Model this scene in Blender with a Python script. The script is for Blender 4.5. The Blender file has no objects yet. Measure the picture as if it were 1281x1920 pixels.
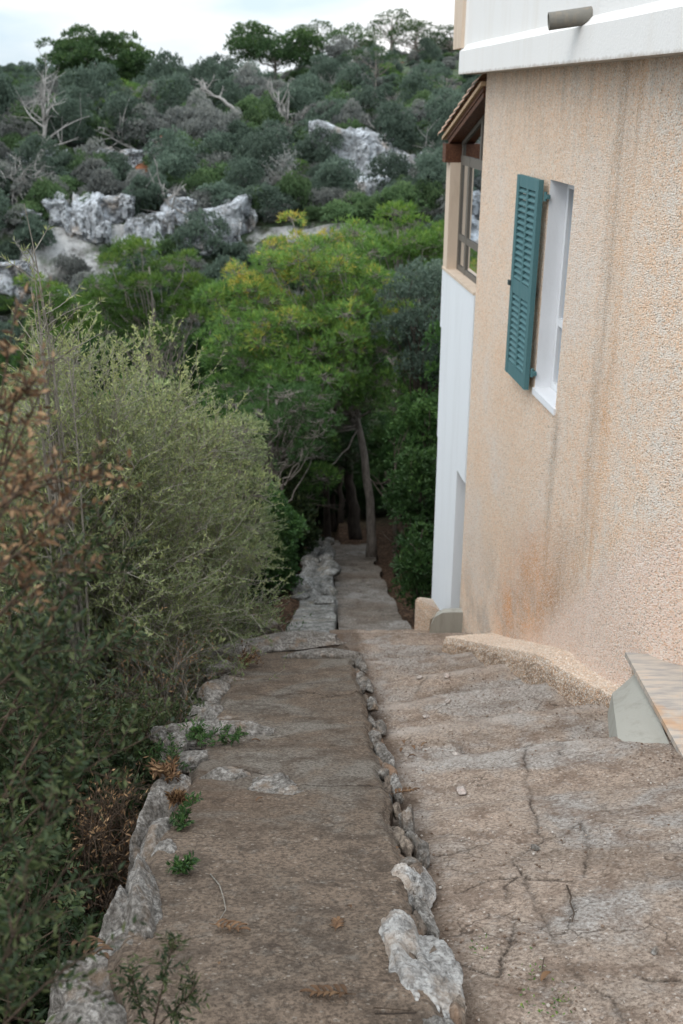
import bpy, bmesh, math, random
import numpy as np
from math import radians as R
from mathutils import Vector, Matrix

# ------------------------------------------------------------------ camera, world, sun
F_PX, W_PX, H_PX = 1867.0, 1281.0, 1920.0
HORIZON = 180.0
PITCH = math.atan((H_PX / 2 - HORIZON) / F_PX)
sc = bpy.context.scene
COL = sc.collection
cam_data = bpy.data.cameras.new('camera')
cam = bpy.data.objects.new('camera', cam_data)
COL.objects.link(cam)
cam.location = (0, 0, 0)
cam.rotation_euler = (math.pi / 2 - PITCH, 0, 0)
cam_data.sensor_fit = 'VERTICAL'
cam_data.sensor_height = 36.0
cam_data.lens = 36.0 * F_PX / H_PX
cam_data.clip_start = 0.05
cam_data.clip_end = 3000
cam_data.dof.use_dof = True
cam_data.dof.focus_distance = 4.4
cam_data.dof.aperture_fstop = 3.5
sc.camera = cam

SUN_ELEV, SUN_AZ = R(48), R(215)      # azimuth measured from +Y towards +X
world = bpy.data.worlds.new('World')
sc.world = world
world.use_nodes = True
wn = world.node_tree
wn.nodes.clear()
w_out = wn.nodes.new('ShaderNodeOutputWorld')
w_bg = wn.nodes.new('ShaderNodeBackground')
w_bg.inputs['Strength'].default_value = 0.10
w_sky = wn.nodes.new('ShaderNodeTexSky')
w_sky.sky_type = 'NISHITA'
w_sky.sun_disc = False
w_sky.sun_elevation = SUN_ELEV
w_sky.sun_rotation = SUN_AZ
w_co = wn.nodes.new('ShaderNodeTexCoord')
w_map = wn.nodes.new('ShaderNodeMapping')
w_map.inputs['Scale'].default_value = (1.0, 1.0, 3.6)
w_map.inputs['Location'].default_value = (0.35, 0.2, 0.1)
w_no = wn.nodes.new('ShaderNodeTexNoise')
w_no.inputs['Scale'].default_value = 2.6
w_no.inputs['Detail'].default_value = 6
w_no.inputs['Roughness'].default_value = 0.5
w_cr = wn.nodes.new('ShaderNodeValToRGB')
w_cr.color_ramp.elements[0].position = 0.40
w_cr.color_ramp.elements[0].color = (0.80, 0.80, 0.80, 1)
w_cr.color_ramp.elements[1].position = 0.62
w_cr.color_ramp.elements[1].color = (1, 1, 1, 1)
w_mix = wn.nodes.new('ShaderNodeMixRGB')
w_c2 = wn.nodes.new('ShaderNodeValToRGB')
w_c2.color_ramp.elements[0].position = 0.42; w_c2.color_ramp.elements[0].color = (0.66, 0.79, 0.90, 1)
w_c2.color_ramp.elements[1].position = 0.58; w_c2.color_ramp.elements[1].color = (1.0, 1.0, 1.0, 1)
wn.links.new(w_no.outputs['Fac'], w_c2.inputs[0])
w_s2 = wn.nodes.new('ShaderNodeVectorMath'); w_s2.operation = 'SCALE'; w_s2.inputs['Scale'].default_value = 10.2
wn.links.new(w_c2.outputs[0], w_s2.inputs[0]); wn.links.new(w_s2.outputs[0], w_mix.inputs[2])
wn.links.new(w_co.outputs['Generated'], w_map.inputs['Vector'])
wn.links.new(w_map.outputs[0], w_no.inputs['Vector'])
wn.links.new(w_no.outputs['Fac'], w_cr.inputs[0])
wn.links.new(w_cr.outputs[0], w_mix.inputs[0])
wn.links.new(w_sky.outputs[0], w_mix.inputs[1])
w_sep = wn.nodes.new('ShaderNodeSeparateXYZ')
wn.links.new(w_co.outputs['Generated'], w_sep.inputs[0])
w_gr = wn.nodes.new('ShaderNodeMapRange')          # overcast sky: the zenith is brighter than the horizon
w_gr.inputs['From Min'].default_value = 0.0; w_gr.inputs['From Max'].default_value = 1.0
w_gr.inputs['To Min'].default_value = 0.73; w_gr.inputs['To Max'].default_value = 1.85
wn.links.new(w_sep.outputs[2], w_gr.inputs['Value'])
w_mul = wn.nodes.new('ShaderNodeVectorMath'); w_mul.operation = 'SCALE'
wn.links.new(w_mix.outputs[0], w_mul.inputs[0]); wn.links.new(w_gr.outputs[0], w_mul.inputs['Scale'])
wn.links.new(w_mul.outputs[0], w_bg.inputs['Color'])
wn.links.new(w_bg.outputs[0], w_out.inputs['Surface'])

sun_d = bpy.data.lights.new('sun', 'SUN')
sun_d.energy = 0.7
sun_d.angle = R(32)
sun_d.color = (1.0, 0.95, 0.88)
sun = bpy.data.objects.new('sun', sun_d)
COL.objects.link(sun)
sdir = Vector((math.sin(SUN_AZ) * math.cos(SUN_ELEV), math.cos(SUN_AZ) * math.cos(SUN_ELEV), math.sin(SUN_ELEV)))
sun.rotation_euler = sdir.to_track_quat('Z', 'Y').to_euler()
sun.location = (-5, -5, 20)

sc.view_settings.view_transform = 'Standard'
sc.view_settings.look = 'None'
sc.view_settings.gamma = 1.0
sc.view_settings.exposure = 0.60
sc.cycles.max_bounces = 5
sc.cycles.diffuse_bounces = 3
sc.cycles.glossy_bounces = 3
sc.cycles.transmission_bounces = 4
sc.cycles.caustics_reflective = False
sc.cycles.caustics_refractive = False

# ------------------------------------------------------------------ projection helpers
SP, CP = math.sin(PITCH), math.cos(PITCH)
def ray(px, py):
    dx = (px - W_PX / 2) / F_PX
    dy = (H_PX / 2 - py) / F_PX
    yc = dy * SP + CP
    return dx / yc, (dy * CP - SP) / yc          # x/Y , z/Y
def P(px, py, Y):
    a, b = ray(px, py)
    return Vector((a * Y, Y, b * Y))

# ------------------------------------------------------------------ numpy noise
def _hash(ix, iy, iz, s):
    h = (ix.astype(np.int64) * 374761393 + iy.astype(np.int64) * 668265263 + iz.astype(np.int64) * 2147483647 + s * 1274126177) & 0xffffffff
    h = ((h ^ (h >> 13)) * 1274126177) & 0xffffffff
    h = ((h ^ (h >> 16)) * 2246822519) & 0xffffffff
    h = (h ^ (h >> 13)) & 0xffffff
    return h / float(0xffffff)
def vnoise(x, y, z=0.0, s=0):
    x = np.asarray(x, float); y = np.asarray(y, float); z = np.zeros_like(x) + z
    ix, iy, iz = np.floor(x), np.floor(y), np.floor(z)
    fx, fy, fz = x - ix, y - iy, z - iz
    ux, uy, uz = [t * t * t * (t * (t * 6 - 15) + 10) for t in (fx, fy, fz)]
    r = 0
    for a in (0, 1):
        for b in (0, 1):
            for c in (0, 1):
                w = (ux if a else 1 - ux) * (uy if b else 1 - uy) * (uz if c else 1 - uz)
                r = r + w * _hash(ix + a, iy + b, iz + c, s)
    return r * 2 - 1
def fbm(x, y, z=0.0, octv=4, s=0, g=0.5):
    r = 0; a = 1.0; f = 1.0; t = 0
    for k in range(octv):
        r = r + a * vnoise(np.asarray(x) * f, np.asarray(y) * f, np.asarray(z) * f, s + k * 17)
        t += a; a *= g; f *= 2.03
    return r / t
def smooth(a, b, t):
    t = np.clip((np.asarray(t, float) - a) / (b - a), 0, 1)
    return t * t * (3 - 2 * t)

# ------------------------------------------------------------------ object helpers
def tag(o, label=None, cat=None, group=None, kind=None):
    if label: o['label'] = label
    if cat: o['category'] = cat
    if group: o['group'] = group
    if kind: o['kind'] = kind
    return o
def empty(name, loc, label, cat, group=None, rz=0.0):
    o = bpy.data.objects.new(name, None)
    COL.objects.link(o)
    o.location = loc
    o.rotation_euler = (0, 0, rz)
    o.empty_display_size = 0.2
    return tag(o, label, cat, group)
def link(name, me, mats, parent=None, shade=False):
    o = bpy.data.objects.new(name, me)
    COL.objects.link(o)
    if mats is not None:
        if not isinstance(mats, (list, tuple)): mats = [mats]
        for m in mats: me.materials.append(m)
    if parent is not None:
        o.parent = parent
        # children are written in world coordinates unless the parent was placed first
    if shade: me.shade_smooth()
    else: me.shade_flat()
    return o
class Acc:
    """collects quads and triangles in numpy, builds one mesh"""
    def __init__(s):
        s.v = []; s.q = []; s.t = []; s.n = 0; s.r = []
    def add(s, v, q=None, t=None, r=None):
        v = np.asarray(v, float).reshape(-1, 3)
        if q is not None and len(q): s.q.append(np.asarray(q, int) + s.n)
        if t is not None and len(t): s.t.append(np.asarray(t, int) + s.n)
        s.v.append(v)
        s.r.append(np.full(len(v), 0.5) if r is None else np.asarray(r, float).reshape(-1))
        s.n += len(v)
    def mesh(s, name, off=(0, 0, 0)):
        me = bpy.data.meshes.new(name)
        if not s.v: return me
        V = np.concatenate(s.v) - np.array(off)
        Q = np.concatenate(s.q) if s.q else np.zeros((0, 4), int)
        T = np.concatenate(s.t) if s.t else np.zeros((0, 3), int)
        me.vertices.add(len(V))
        me.vertices.foreach_set('co', V.astype(np.float32).ravel())
        lv = np.concatenate([Q.ravel(), T.ravel()])
        me.loops.add(len(lv))
        me.loops.foreach_set('vertex_index', lv.astype(np.int32))
        ls = np.concatenate([np.arange(len(Q)) * 4, len(Q) * 4 + np.arange(len(T)) * 3])
        me.polygons.add(len(ls))
        me.polygons.foreach_set('loop_start', ls.astype(np.int32))
        me.update(calc_edges=True)
        at = me.attributes.new('rnd', 'FLOAT', 'POINT')  # per-vertex tone; foliage adds a height gradient imitating top light
        at.data.foreach_set('value', np.concatenate(s.r).astype(np.float32))
        me.validate()
        return me
    def build(s, name, mats, parent=None, shade=False, off=(0, 0, 0)):
        return link(name, s.mesh(name, off), mats, parent, shade)
def set_attr(me, name, vals):
    at = me.attributes.new(name, 'FLOAT', 'POINT')
    at.data.foreach_set('value', np.asarray(vals, np.float32).ravel())
def grid_mesh(name, X, Y, Z):
    n, m = X.shape
    V = np.stack([X, Y, Z], -1).reshape(-1, 3)
    i = np.arange(n * m).reshape(n, m)
    q = np.stack([i[:-1, :-1], i[:-1, 1:], i[1:, 1:], i[1:, :-1]], -1).reshape(-1, 4)
    a = Acc(); a.add(V, q)
    return a.mesh(name)
def boxv(x0, x1, y0, y1, z0, z1):
    v = [(x, y, z) for z in (z0, z1) for y in (y0, y1) for x in (x0, x1)]
    q = [(0, 2, 3, 1), (4, 5, 7, 6), (0, 1, 5, 4), (2, 6, 7, 3), (0, 4, 6, 2), (1, 3, 7, 5)]
    return v, q
def prism(acc, bottom, top, r=None):
    """closed prism between two equal-length rings of points"""
    n = len(bottom)
    v = [tuple(p) for p in bottom] + [tuple(p) for p in top]
    q = [(i, (i + 1) % n, n + (i + 1) % n, n + i) for i in range(n)]
    t = []
    for i in range(1, n - 1):
        t.append((0, i + 1, i)); t.append((n, n + i, n + i + 1))
    acc.add(v, q, t)
def tube(acc, pts, rad, sides=6, r=0.5, cap=True):
    pts = np.asarray(pts, float); n = len(pts)
    rad = np.zeros(n) + rad
    d = np.gradient(pts, axis=0)
    d /= (np.linalg.norm(d, axis=1, keepdims=True) + 1e-9)
    ref = np.array([0.31, 0.17, 0.93]) if abs(d[0][2]) < 0.9 else np.array([1.0, 0.1, 0])
    u = np.cross(d, ref); u /= (np.linalg.norm(u, axis=1, keepdims=True) + 1e-9)
    w = np.cross(d, u)
    a = np.arange(sides) * 2 * np.pi / sides
    V = pts[:, None, :] + rad[:, None, None] * (u[:, None, :] * np.cos(a)[None, :, None] + w[:, None, :] * np.sin(a)[None, :, None])
    i = np.arange(n * sides).reshape(n, sides)
    q = np.stack([i[:-1], np.roll(i[:-1], -1, 1), np.roll(i[1:], -1, 1), i[1:]], -1).reshape(-1, 4)
    V = V.reshape(-1, 3)
    t = []
    if cap:
        V = np.concatenate([V, pts[:1], pts[-1:]])
        c0, c1 = n * sides, n * sides + 1
        for k in range(sides):
            t.append((c0, (k + 1) % sides, k))
            t.append((c1, (n - 1) * sides + k, (n - 1) * sides + (k + 1) % sides))
    acc.add(V, q, t, np.full(len(V), r))
def leaves(acc, pos, dirs, L, Wd, rng, r=None, bend=0.0):
    """rhombus leaves from pos along dirs, numpy"""
    pos = np.asarray(pos); n = len(pos)
    d = dirs / (np.linalg.norm(dirs, axis=1, keepdims=True) + 1e-9)
    rv = rng.normal(size=(n, 3))
    u = np.cross(d, rv); u /= (np.linalg.norm(u, axis=1, keepdims=True) + 1e-9)
    L = (np.zeros(n) + L)[:, None]; Wd = (np.zeros(n) + Wd)[:, None]
    nn = np.cross(d, u)
    a = pos; b = pos + d * L * 0.45 + u * Wd * 0.5; c = pos + d * L + nn * L * bend; e = pos + d * L * 0.45 - u * Wd * 0.5
    V = np.stack([a, b, c, e], 1).reshape(-1, 3)
    q = np.arange(n * 4).reshape(n, 4)
    rr = rng.random(n) if r is None else np.clip(np.asarray(r) + rng.normal(0, 0.1, n), 0, 1)
    acc.add(V, q, None, np.repeat(rr, 4))
def rand_dirs(rng, n):
    d = rng.normal(size=(n, 3))
    return d / np.linalg.norm(d, axis=1, keepdims=True)

# ------------------------------------------------------------------ materials
class NT:
    def __init__(s, name):
        s.m = bpy.data.materials.new(name)
        s.m.use_nodes = True
        s.t = s.m.node_tree
        s.p = s.t.nodes['Principled BSDF']
        s.out = s.t.nodes['Material Output']
        s.pos = s.n('ShaderNodeNewGeometry').outputs['Position']
    def n(s, typ, **kw):
        nd = s.t.nodes.new(typ)
        for k, v in kw.items(): setattr(nd, k, v)
        return nd
    def l(s, a, b): s.t.links.new(a, b)
    def setv(s, inp, v):
        if isinstance(v, bpy.types.NodeSocket): s.l(v, inp)
        else: inp.default_value = v
    def mapv(s, scale=(1, 1, 1), loc=(0, 0, 0), src=None, rot=(0, 0, 0)):
        m = s.n('ShaderNodeMapping')
        m.inputs['Scale'].default_value = scale; m.inputs['Location'].default_value = loc; m.inputs['Rotation'].default_value = rot
        s.l(src or s.pos, m.inputs['Vector'])
        return m.outputs[0]
    def noise(s, scale, detail=4, rough=0.55, vec=None, dist=0.0):
        n = s.n('ShaderNodeTexNoise')
        n.inputs['Scale'].default_value = scale; n.inputs['Detail'].default_value = detail
        n.inputs['Roughness'].default_value = rough; n.inputs['Distortion'].default_value = dist
        s.l(vec or s.pos, n.inputs['Vector'])
        return n.outputs['Fac']
    def vor(s, scale, feature='F1', vec=None, out='Distance', rnd=1.0):
        n = s.n('ShaderNodeTexVoronoi', feature=feature)
        n.inputs['Scale'].default_value = scale
        n.inputs['Randomness'].default_value = rnd
        s.l(vec or s.pos, n.inputs['Vector'])
        return n.outputs[out]
    def ramp(s, fac, stops):
        r = s.n('ShaderNodeValToRGB')
        e = r.color_ramp.elements
        while len(e) < len(stops): e.new(0.5)
        for k, (p, c) in enumerate(stops):
            e[k].position = p
            e[k].color = (c, c, c, 1) if isinstance(c, (int, float)) else (*c, 1)
        s.setv(r.inputs[0], fac)
        return r.outputs[0]
    def mix(s, fac, a, b, mode='MIX'):
        m = s.n('ShaderNodeMixRGB', blend_type=mode)
        for k, v in ((0, fac), (1, a), (2, b)):
            if isinstance(v, tuple): v = (*v, 1) if len(v) == 3 else v
            s.setv(m.inputs[k], v)
        return m.outputs[0]
    def math(s, op, a, b=0.0, clamp=False):
        m = s.n('ShaderNodeMath', operation=op, use_clamp=clamp)
        s.setv(m.inputs[0], a); s.setv(m.inputs[1], b)
        return m.outputs[0]
    def attr(s, name):
        return s.n('ShaderNodeAttribute', attribute_name=name).outputs['Fac']
    def sep(s, v=None):
        x = s.n('ShaderNodeSeparateXYZ'); s.l(v or s.pos, x.inputs[0]); return x.outputs
    def bump(s, h, dist=0.01, strength=1.0, normal=None):
        b = s.n('ShaderNodeBump')
        b.inputs['Distance'].default_value = dist; b.inputs['Strength'].default_value = strength
        s.l(h, b.inputs['Height'])
        if normal: s.l(normal, b.inputs['Normal'])
        return b.outputs[0]
    def done(s, color, rough=0.8, normal=None, spec=0.3):
        s.setv(s.p.inputs['Base Color'], (*color, 1) if isinstance(color, tuple) and len(color) == 3 else color)
        s.setv(s.p.inputs['Roughness'], rough)
        s.p.inputs['Specular IOR Level'].default_value = spec
        if normal: s.l(normal, s.p.inputs['Normal'])
        return s.m

def leaf_mat(name, c1, c2, c3, rough=0.55, trans=0.3, spec=0.3, c4=None):
    m = NT(name)
    a = m.attr('rnd')
    oi = m.n('ShaderNodeObjectInfo').outputs['Random']
    col = m.ramp(a, [(0.0, c1), (0.5, c2), (1.0, c3)] if c4 is None else [(0.0, c1), (0.45, c2), (0.78, c3), (1.0, c4)])
    hs = m.n('ShaderNodeHueSaturation')
    m.l(m.math('ADD', m.math('MULTIPLY', oi, 0.5), 0.75), hs.inputs['Value'])
    hs.inputs['Saturation'].default_value = 1.0
    m.l(col, hs.inputs['Color'])
    m.done(hs.outputs[0], rough, None, spec)
    tr = m.n('ShaderNodeBsdfTranslucent'); m.l(hs.outputs[0], tr.inputs['Color'])
    mx = m.n('ShaderNodeMixShader'); mx.inputs[0].default_value = trans
    m.l(m.p.outputs[0], mx.inputs[1]); m.l(tr.outputs[0], mx.inputs[2])
    m.l(mx.outputs[0], m.out.inputs['Surface'])
    return m.m
def bark_mat(name, c1, c2, scale=14):
    m = NT(name)
    v = m.mapv((1, 1, 0.25))
    n = m.noise(scale, 5, 0.65, v)
    return m.done(m.ramp(n, [(0.3, c1), (0.7, c2)]), 0.9, m.bump(n, 0.02))

M = {}
M['olive_leaf'] = leaf_mat('olive_leaf', (0.115, 0.150, 0.070), (0.235, 0.285, 0.13), (0.50, 0.53, 0.22))
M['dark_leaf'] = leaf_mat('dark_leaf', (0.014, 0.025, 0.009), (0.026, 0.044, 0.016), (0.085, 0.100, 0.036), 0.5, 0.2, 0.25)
M['green_leaf'] = leaf_mat('green_leaf', (0.020, 0.048, 0.014), (0.042, 0.095, 0.026), (0.085, 0.16, 0.04))
M['pine_leaf'] = leaf_mat('pine_leaf', (0.040, 0.088, 0.018), (0.105, 0.21, 0.036), (0.22, 0.31, 0.045))
M['pine_yellow'] = leaf_mat('pine_yellow', (0.036, 0.080, 0.022), (0.095, 0.190, 0.044), (0.18, 0.30, 0.055), c4=(0.46, 0.36, 0.07))
M['pine_far'] = leaf_mat('pine_far', (0.024, 0.052, 0.020), (0.055, 0.105, 0.036), (0.12, 0.185, 0.055))
M['hill_leaf'] = leaf_mat('hill_leaf', (0.046, 0.072, 0.052), (0.105, 0.150, 0.112), (0.18, 0.24, 0.175))
M['hill_grey'] = leaf_mat('hill_grey', (0.095, 0.105, 0.10), (0.19, 0.20, 0.185), (0.30, 0.305, 0.27))
M['hill_green'] = leaf_mat('hill_green', (0.044, 0.082, 0.034), (0.095, 0.16, 0.068), (0.16, 0.24, 0.10))
M['dead_leaf'] = leaf_mat('dead_leaf', (0.050, 0.028, 0.014), (0.16, 0.085, 0.042), (0.42, 0.27, 0.145), 0.6, 0.25)
M['twig'] = bark_mat('twig', (0.17, 0.15, 0.125), (0.36, 0.33, 0.28), 60)
M['brown_twig'] = bark_mat('brown_twig', (0.045, 0.030, 0.022), (0.13, 0.09, 0.06), 60)
M['bark'] = bark_mat('bark', (0.12, 0.10, 0.085), (0.34, 0.30, 0.265), 16)
M['bark_dark'] = bark_mat('bark_dark', (0.030, 0.024, 0.020), (0.09, 0.07, 0.055), 16)
M['dead_wood'] = bark_mat('dead_wood', (0.17, 0.16, 0.15), (0.42, 0.40, 0.375), 10)

# limestone
def rock_mat(name, light, dark, stain, scale=1.0, bumpd=0.02, pale=0.0):
    m = NT(name)
    n1 = m.noise(3.2 * scale, 8, 0.62, dist=0.4)
    n2 = m.noise(16 * scale, 6, 0.7)
    pits = m.vor(26 * scale)
    c = m.ramp(n1, [(0.30 - pale * 0.4, dark), (0.47 - pale, tuple(0.55 * a + 0.45 * b for a, b in zip(dark, light))), (0.62 - pale, light)])
    c = m.mix(m.ramp(n2, [(0.42 - pale * 0.6, 0.75), (0.6 - pale * 0.8, 0.0)]), c, tuple(0.45 * v for v in dark))
    c = m.mix(m.ramp(m.noise(2.1 * scale, 5, 0.6, m.mapv(loc=(4, 2, 7))), [(0.52, 0.0), (0.66, 0.55)]), c, stain)
    pm = m.ramp(pits, [(0.05, 0.0), (0.28, 1.0)])
    h = m.math('ADD', m.math('MULTIPLY', n2, 1.0), m.math('MULTIPLY', pm, 0.35))
    h = m.math('ADD', h, m.math('MULTIPLY', n1, 1.2))
    return m.done(c, 0.88, m.bump(h, bumpd, 0.9), 0.2)
M['rock'] = rock_mat('limestone_edge', (0.43, 0.40, 0.365), (0.14, 0.12, 0.10), (0.27, 0.185, 0.12), 3.4, 0.025)
M['chip'] = rock_mat('pale_stone', (0.66, 0.58, 0.52), (0.42, 0.36, 0.32), (0.55, 0.42, 0.36), 6, 0.008)
M['rock_pale'] = rock_mat('limestone_pale_edge', (0.58, 0.56, 0.53), (0.24, 0.22, 0.20), (0.36, 0.26, 0.18), 2.4, 0.02, 0.04)
M['rock_dirty'] = rock_mat('limestone_dirty', (0.37, 0.30, 0.235), (0.13, 0.10, 0.08), (0.33, 0.19, 0.11), 1.8, 0.025)
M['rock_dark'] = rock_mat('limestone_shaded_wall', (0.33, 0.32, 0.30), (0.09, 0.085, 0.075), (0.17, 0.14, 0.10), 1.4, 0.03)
M['rock_hill'] = rock_mat('limestone_outcrop', (0.82, 0.86, 0.90), (0.42, 0.44, 0.46), (0.58, 0.44, 0.32), 0.42, 0.3, 0.06)

# worn concrete of the stair and of the wall top
def concrete_mat(name, base, tan, grey, dark, seed, sc_=1.0):
    m = NT(name)
    off = m.mapv(loc=(seed, seed * 1.7, seed * 0.3))
    big = m.noise(1.1 * sc_, 5, 0.6, off, 0.6)
    mid = m.noise(5.5 * sc_, 8, 0.68, off, 0.4)
    fine = m.noise(55 * sc_, 5, 0.75, off)
    grit = m.vor(150 * sc_, vec=off)
    gritc = m.vor(95 * sc_, vec=off, out='Color')
    c = m.ramp(big, [(0.36, tan), (0.49, base), (0.57, grey)])
    c = m.mix(m.ramp(mid, [(0.36, 0.85), (0.52, 0.0)]), c, dark)
    c = m.mix(m.ramp(m.noise(9 * sc_, 7, 0.7, m.mapv(loc=(seed + 9, 3, 1))), [(0.55, 0.0), (0.68, 0.6)]), c, grey)
    gs = m.n('ShaderNodeSeparateColor'); m.l(gritc, gs.inputs[0])
    c = m.mix(m.ramp(gs.outputs[0], [(0.93, 0.0), (1.0, 0.45)]), c, tuple(min(1, v * 1.9) for v in grey))
    c = m.mix(m.ramp(gs.outputs[1], [(0.84, 0.0), (0.97, 0.5)]), c, tuple(v * 0.5 for v in dark))
    c = m.mix(m.math('MULTIPLY', m.ramp(fine, [(0.38, 1.0), (0.56, 0.0)]), 0.75), c, tuple(v * 0.55 for v in dark))
    c = m.mix(m.attr('worn'), c, tuple(v * 1.12 for v in grey))
    c = m.mix(m.attr('dirt'), c, (0.075, 0.046, 0.028))
    wn_ = m.n('ShaderNodeTexNoise'); wn_.inputs['Scale'].default_value = 5.0; wn_.inputs['Detail'].default_value = 6; m.l(off, wn_.inputs['Vector'])
    dv = m.n('ShaderNodeVectorMath', operation='SCALE'); m.l(wn_.outputs['Color'], dv.inputs[0]); dv.inputs['Scale'].default_value = 0.28
    av = m.n('ShaderNodeVectorMath', operation='ADD'); m.l(off, av.inputs[0]); m.l(dv.outputs[0], av.inputs[1])
    ce = m.ramp(m.vor(3.6 * sc_, 'DISTANCE_TO_EDGE', av.outputs[0]), [(0.0, 1.0), (0.022, 0.0)])
    craze = m.math('MULTIPLY', ce, m.ramp(m.noise(1.7, 4, 0.6, m.mapv(loc=(seed, 8, 2))), [(0.47, 0.0), (0.60, 0.75)]))
    c = m.mix(craze, c, (0.045, 0.032, 0.024))
    c = m.mix(m.attr('crack'), c, (0.028, 0.020, 0.015))
    h = m.math('ADD', m.math('MULTIPLY', fine, 0.5), m.math('MULTIPLY', m.ramp(grit, [(0.0, 1.0), (0.5, 0.0)]), 0.35))
    h = m.math('ADD', h, m.math('MULTIPLY', mid, 0.9))
    return m.done(c, 0.92, m.bump(h, 0.014, 0.9), 0.18)
M['stair'] = concrete_mat('stair_concrete', (0.37, 0.295, 0.235), (0.41, 0.315, 0.245), (0.385, 0.352, 0.318), (0.21, 0.15, 0.112), 2.3)
M['wall_top'] = concrete_mat('wall_top_concrete', (0.175, 0.132, 0.098), (0.215, 0.158, 0.116), (0.215, 0.19, 0.16), (0.085, 0.063, 0.047), 7.1)
M['lower_stair'] = concrete_mat('lower_stair_concrete', (0.20, 0.17, 0.145), (0.20, 0.165, 0.135), (0.26, 0.235, 0.21), (0.10, 0.08, 0.062), 5.2, 0.6)

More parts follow.
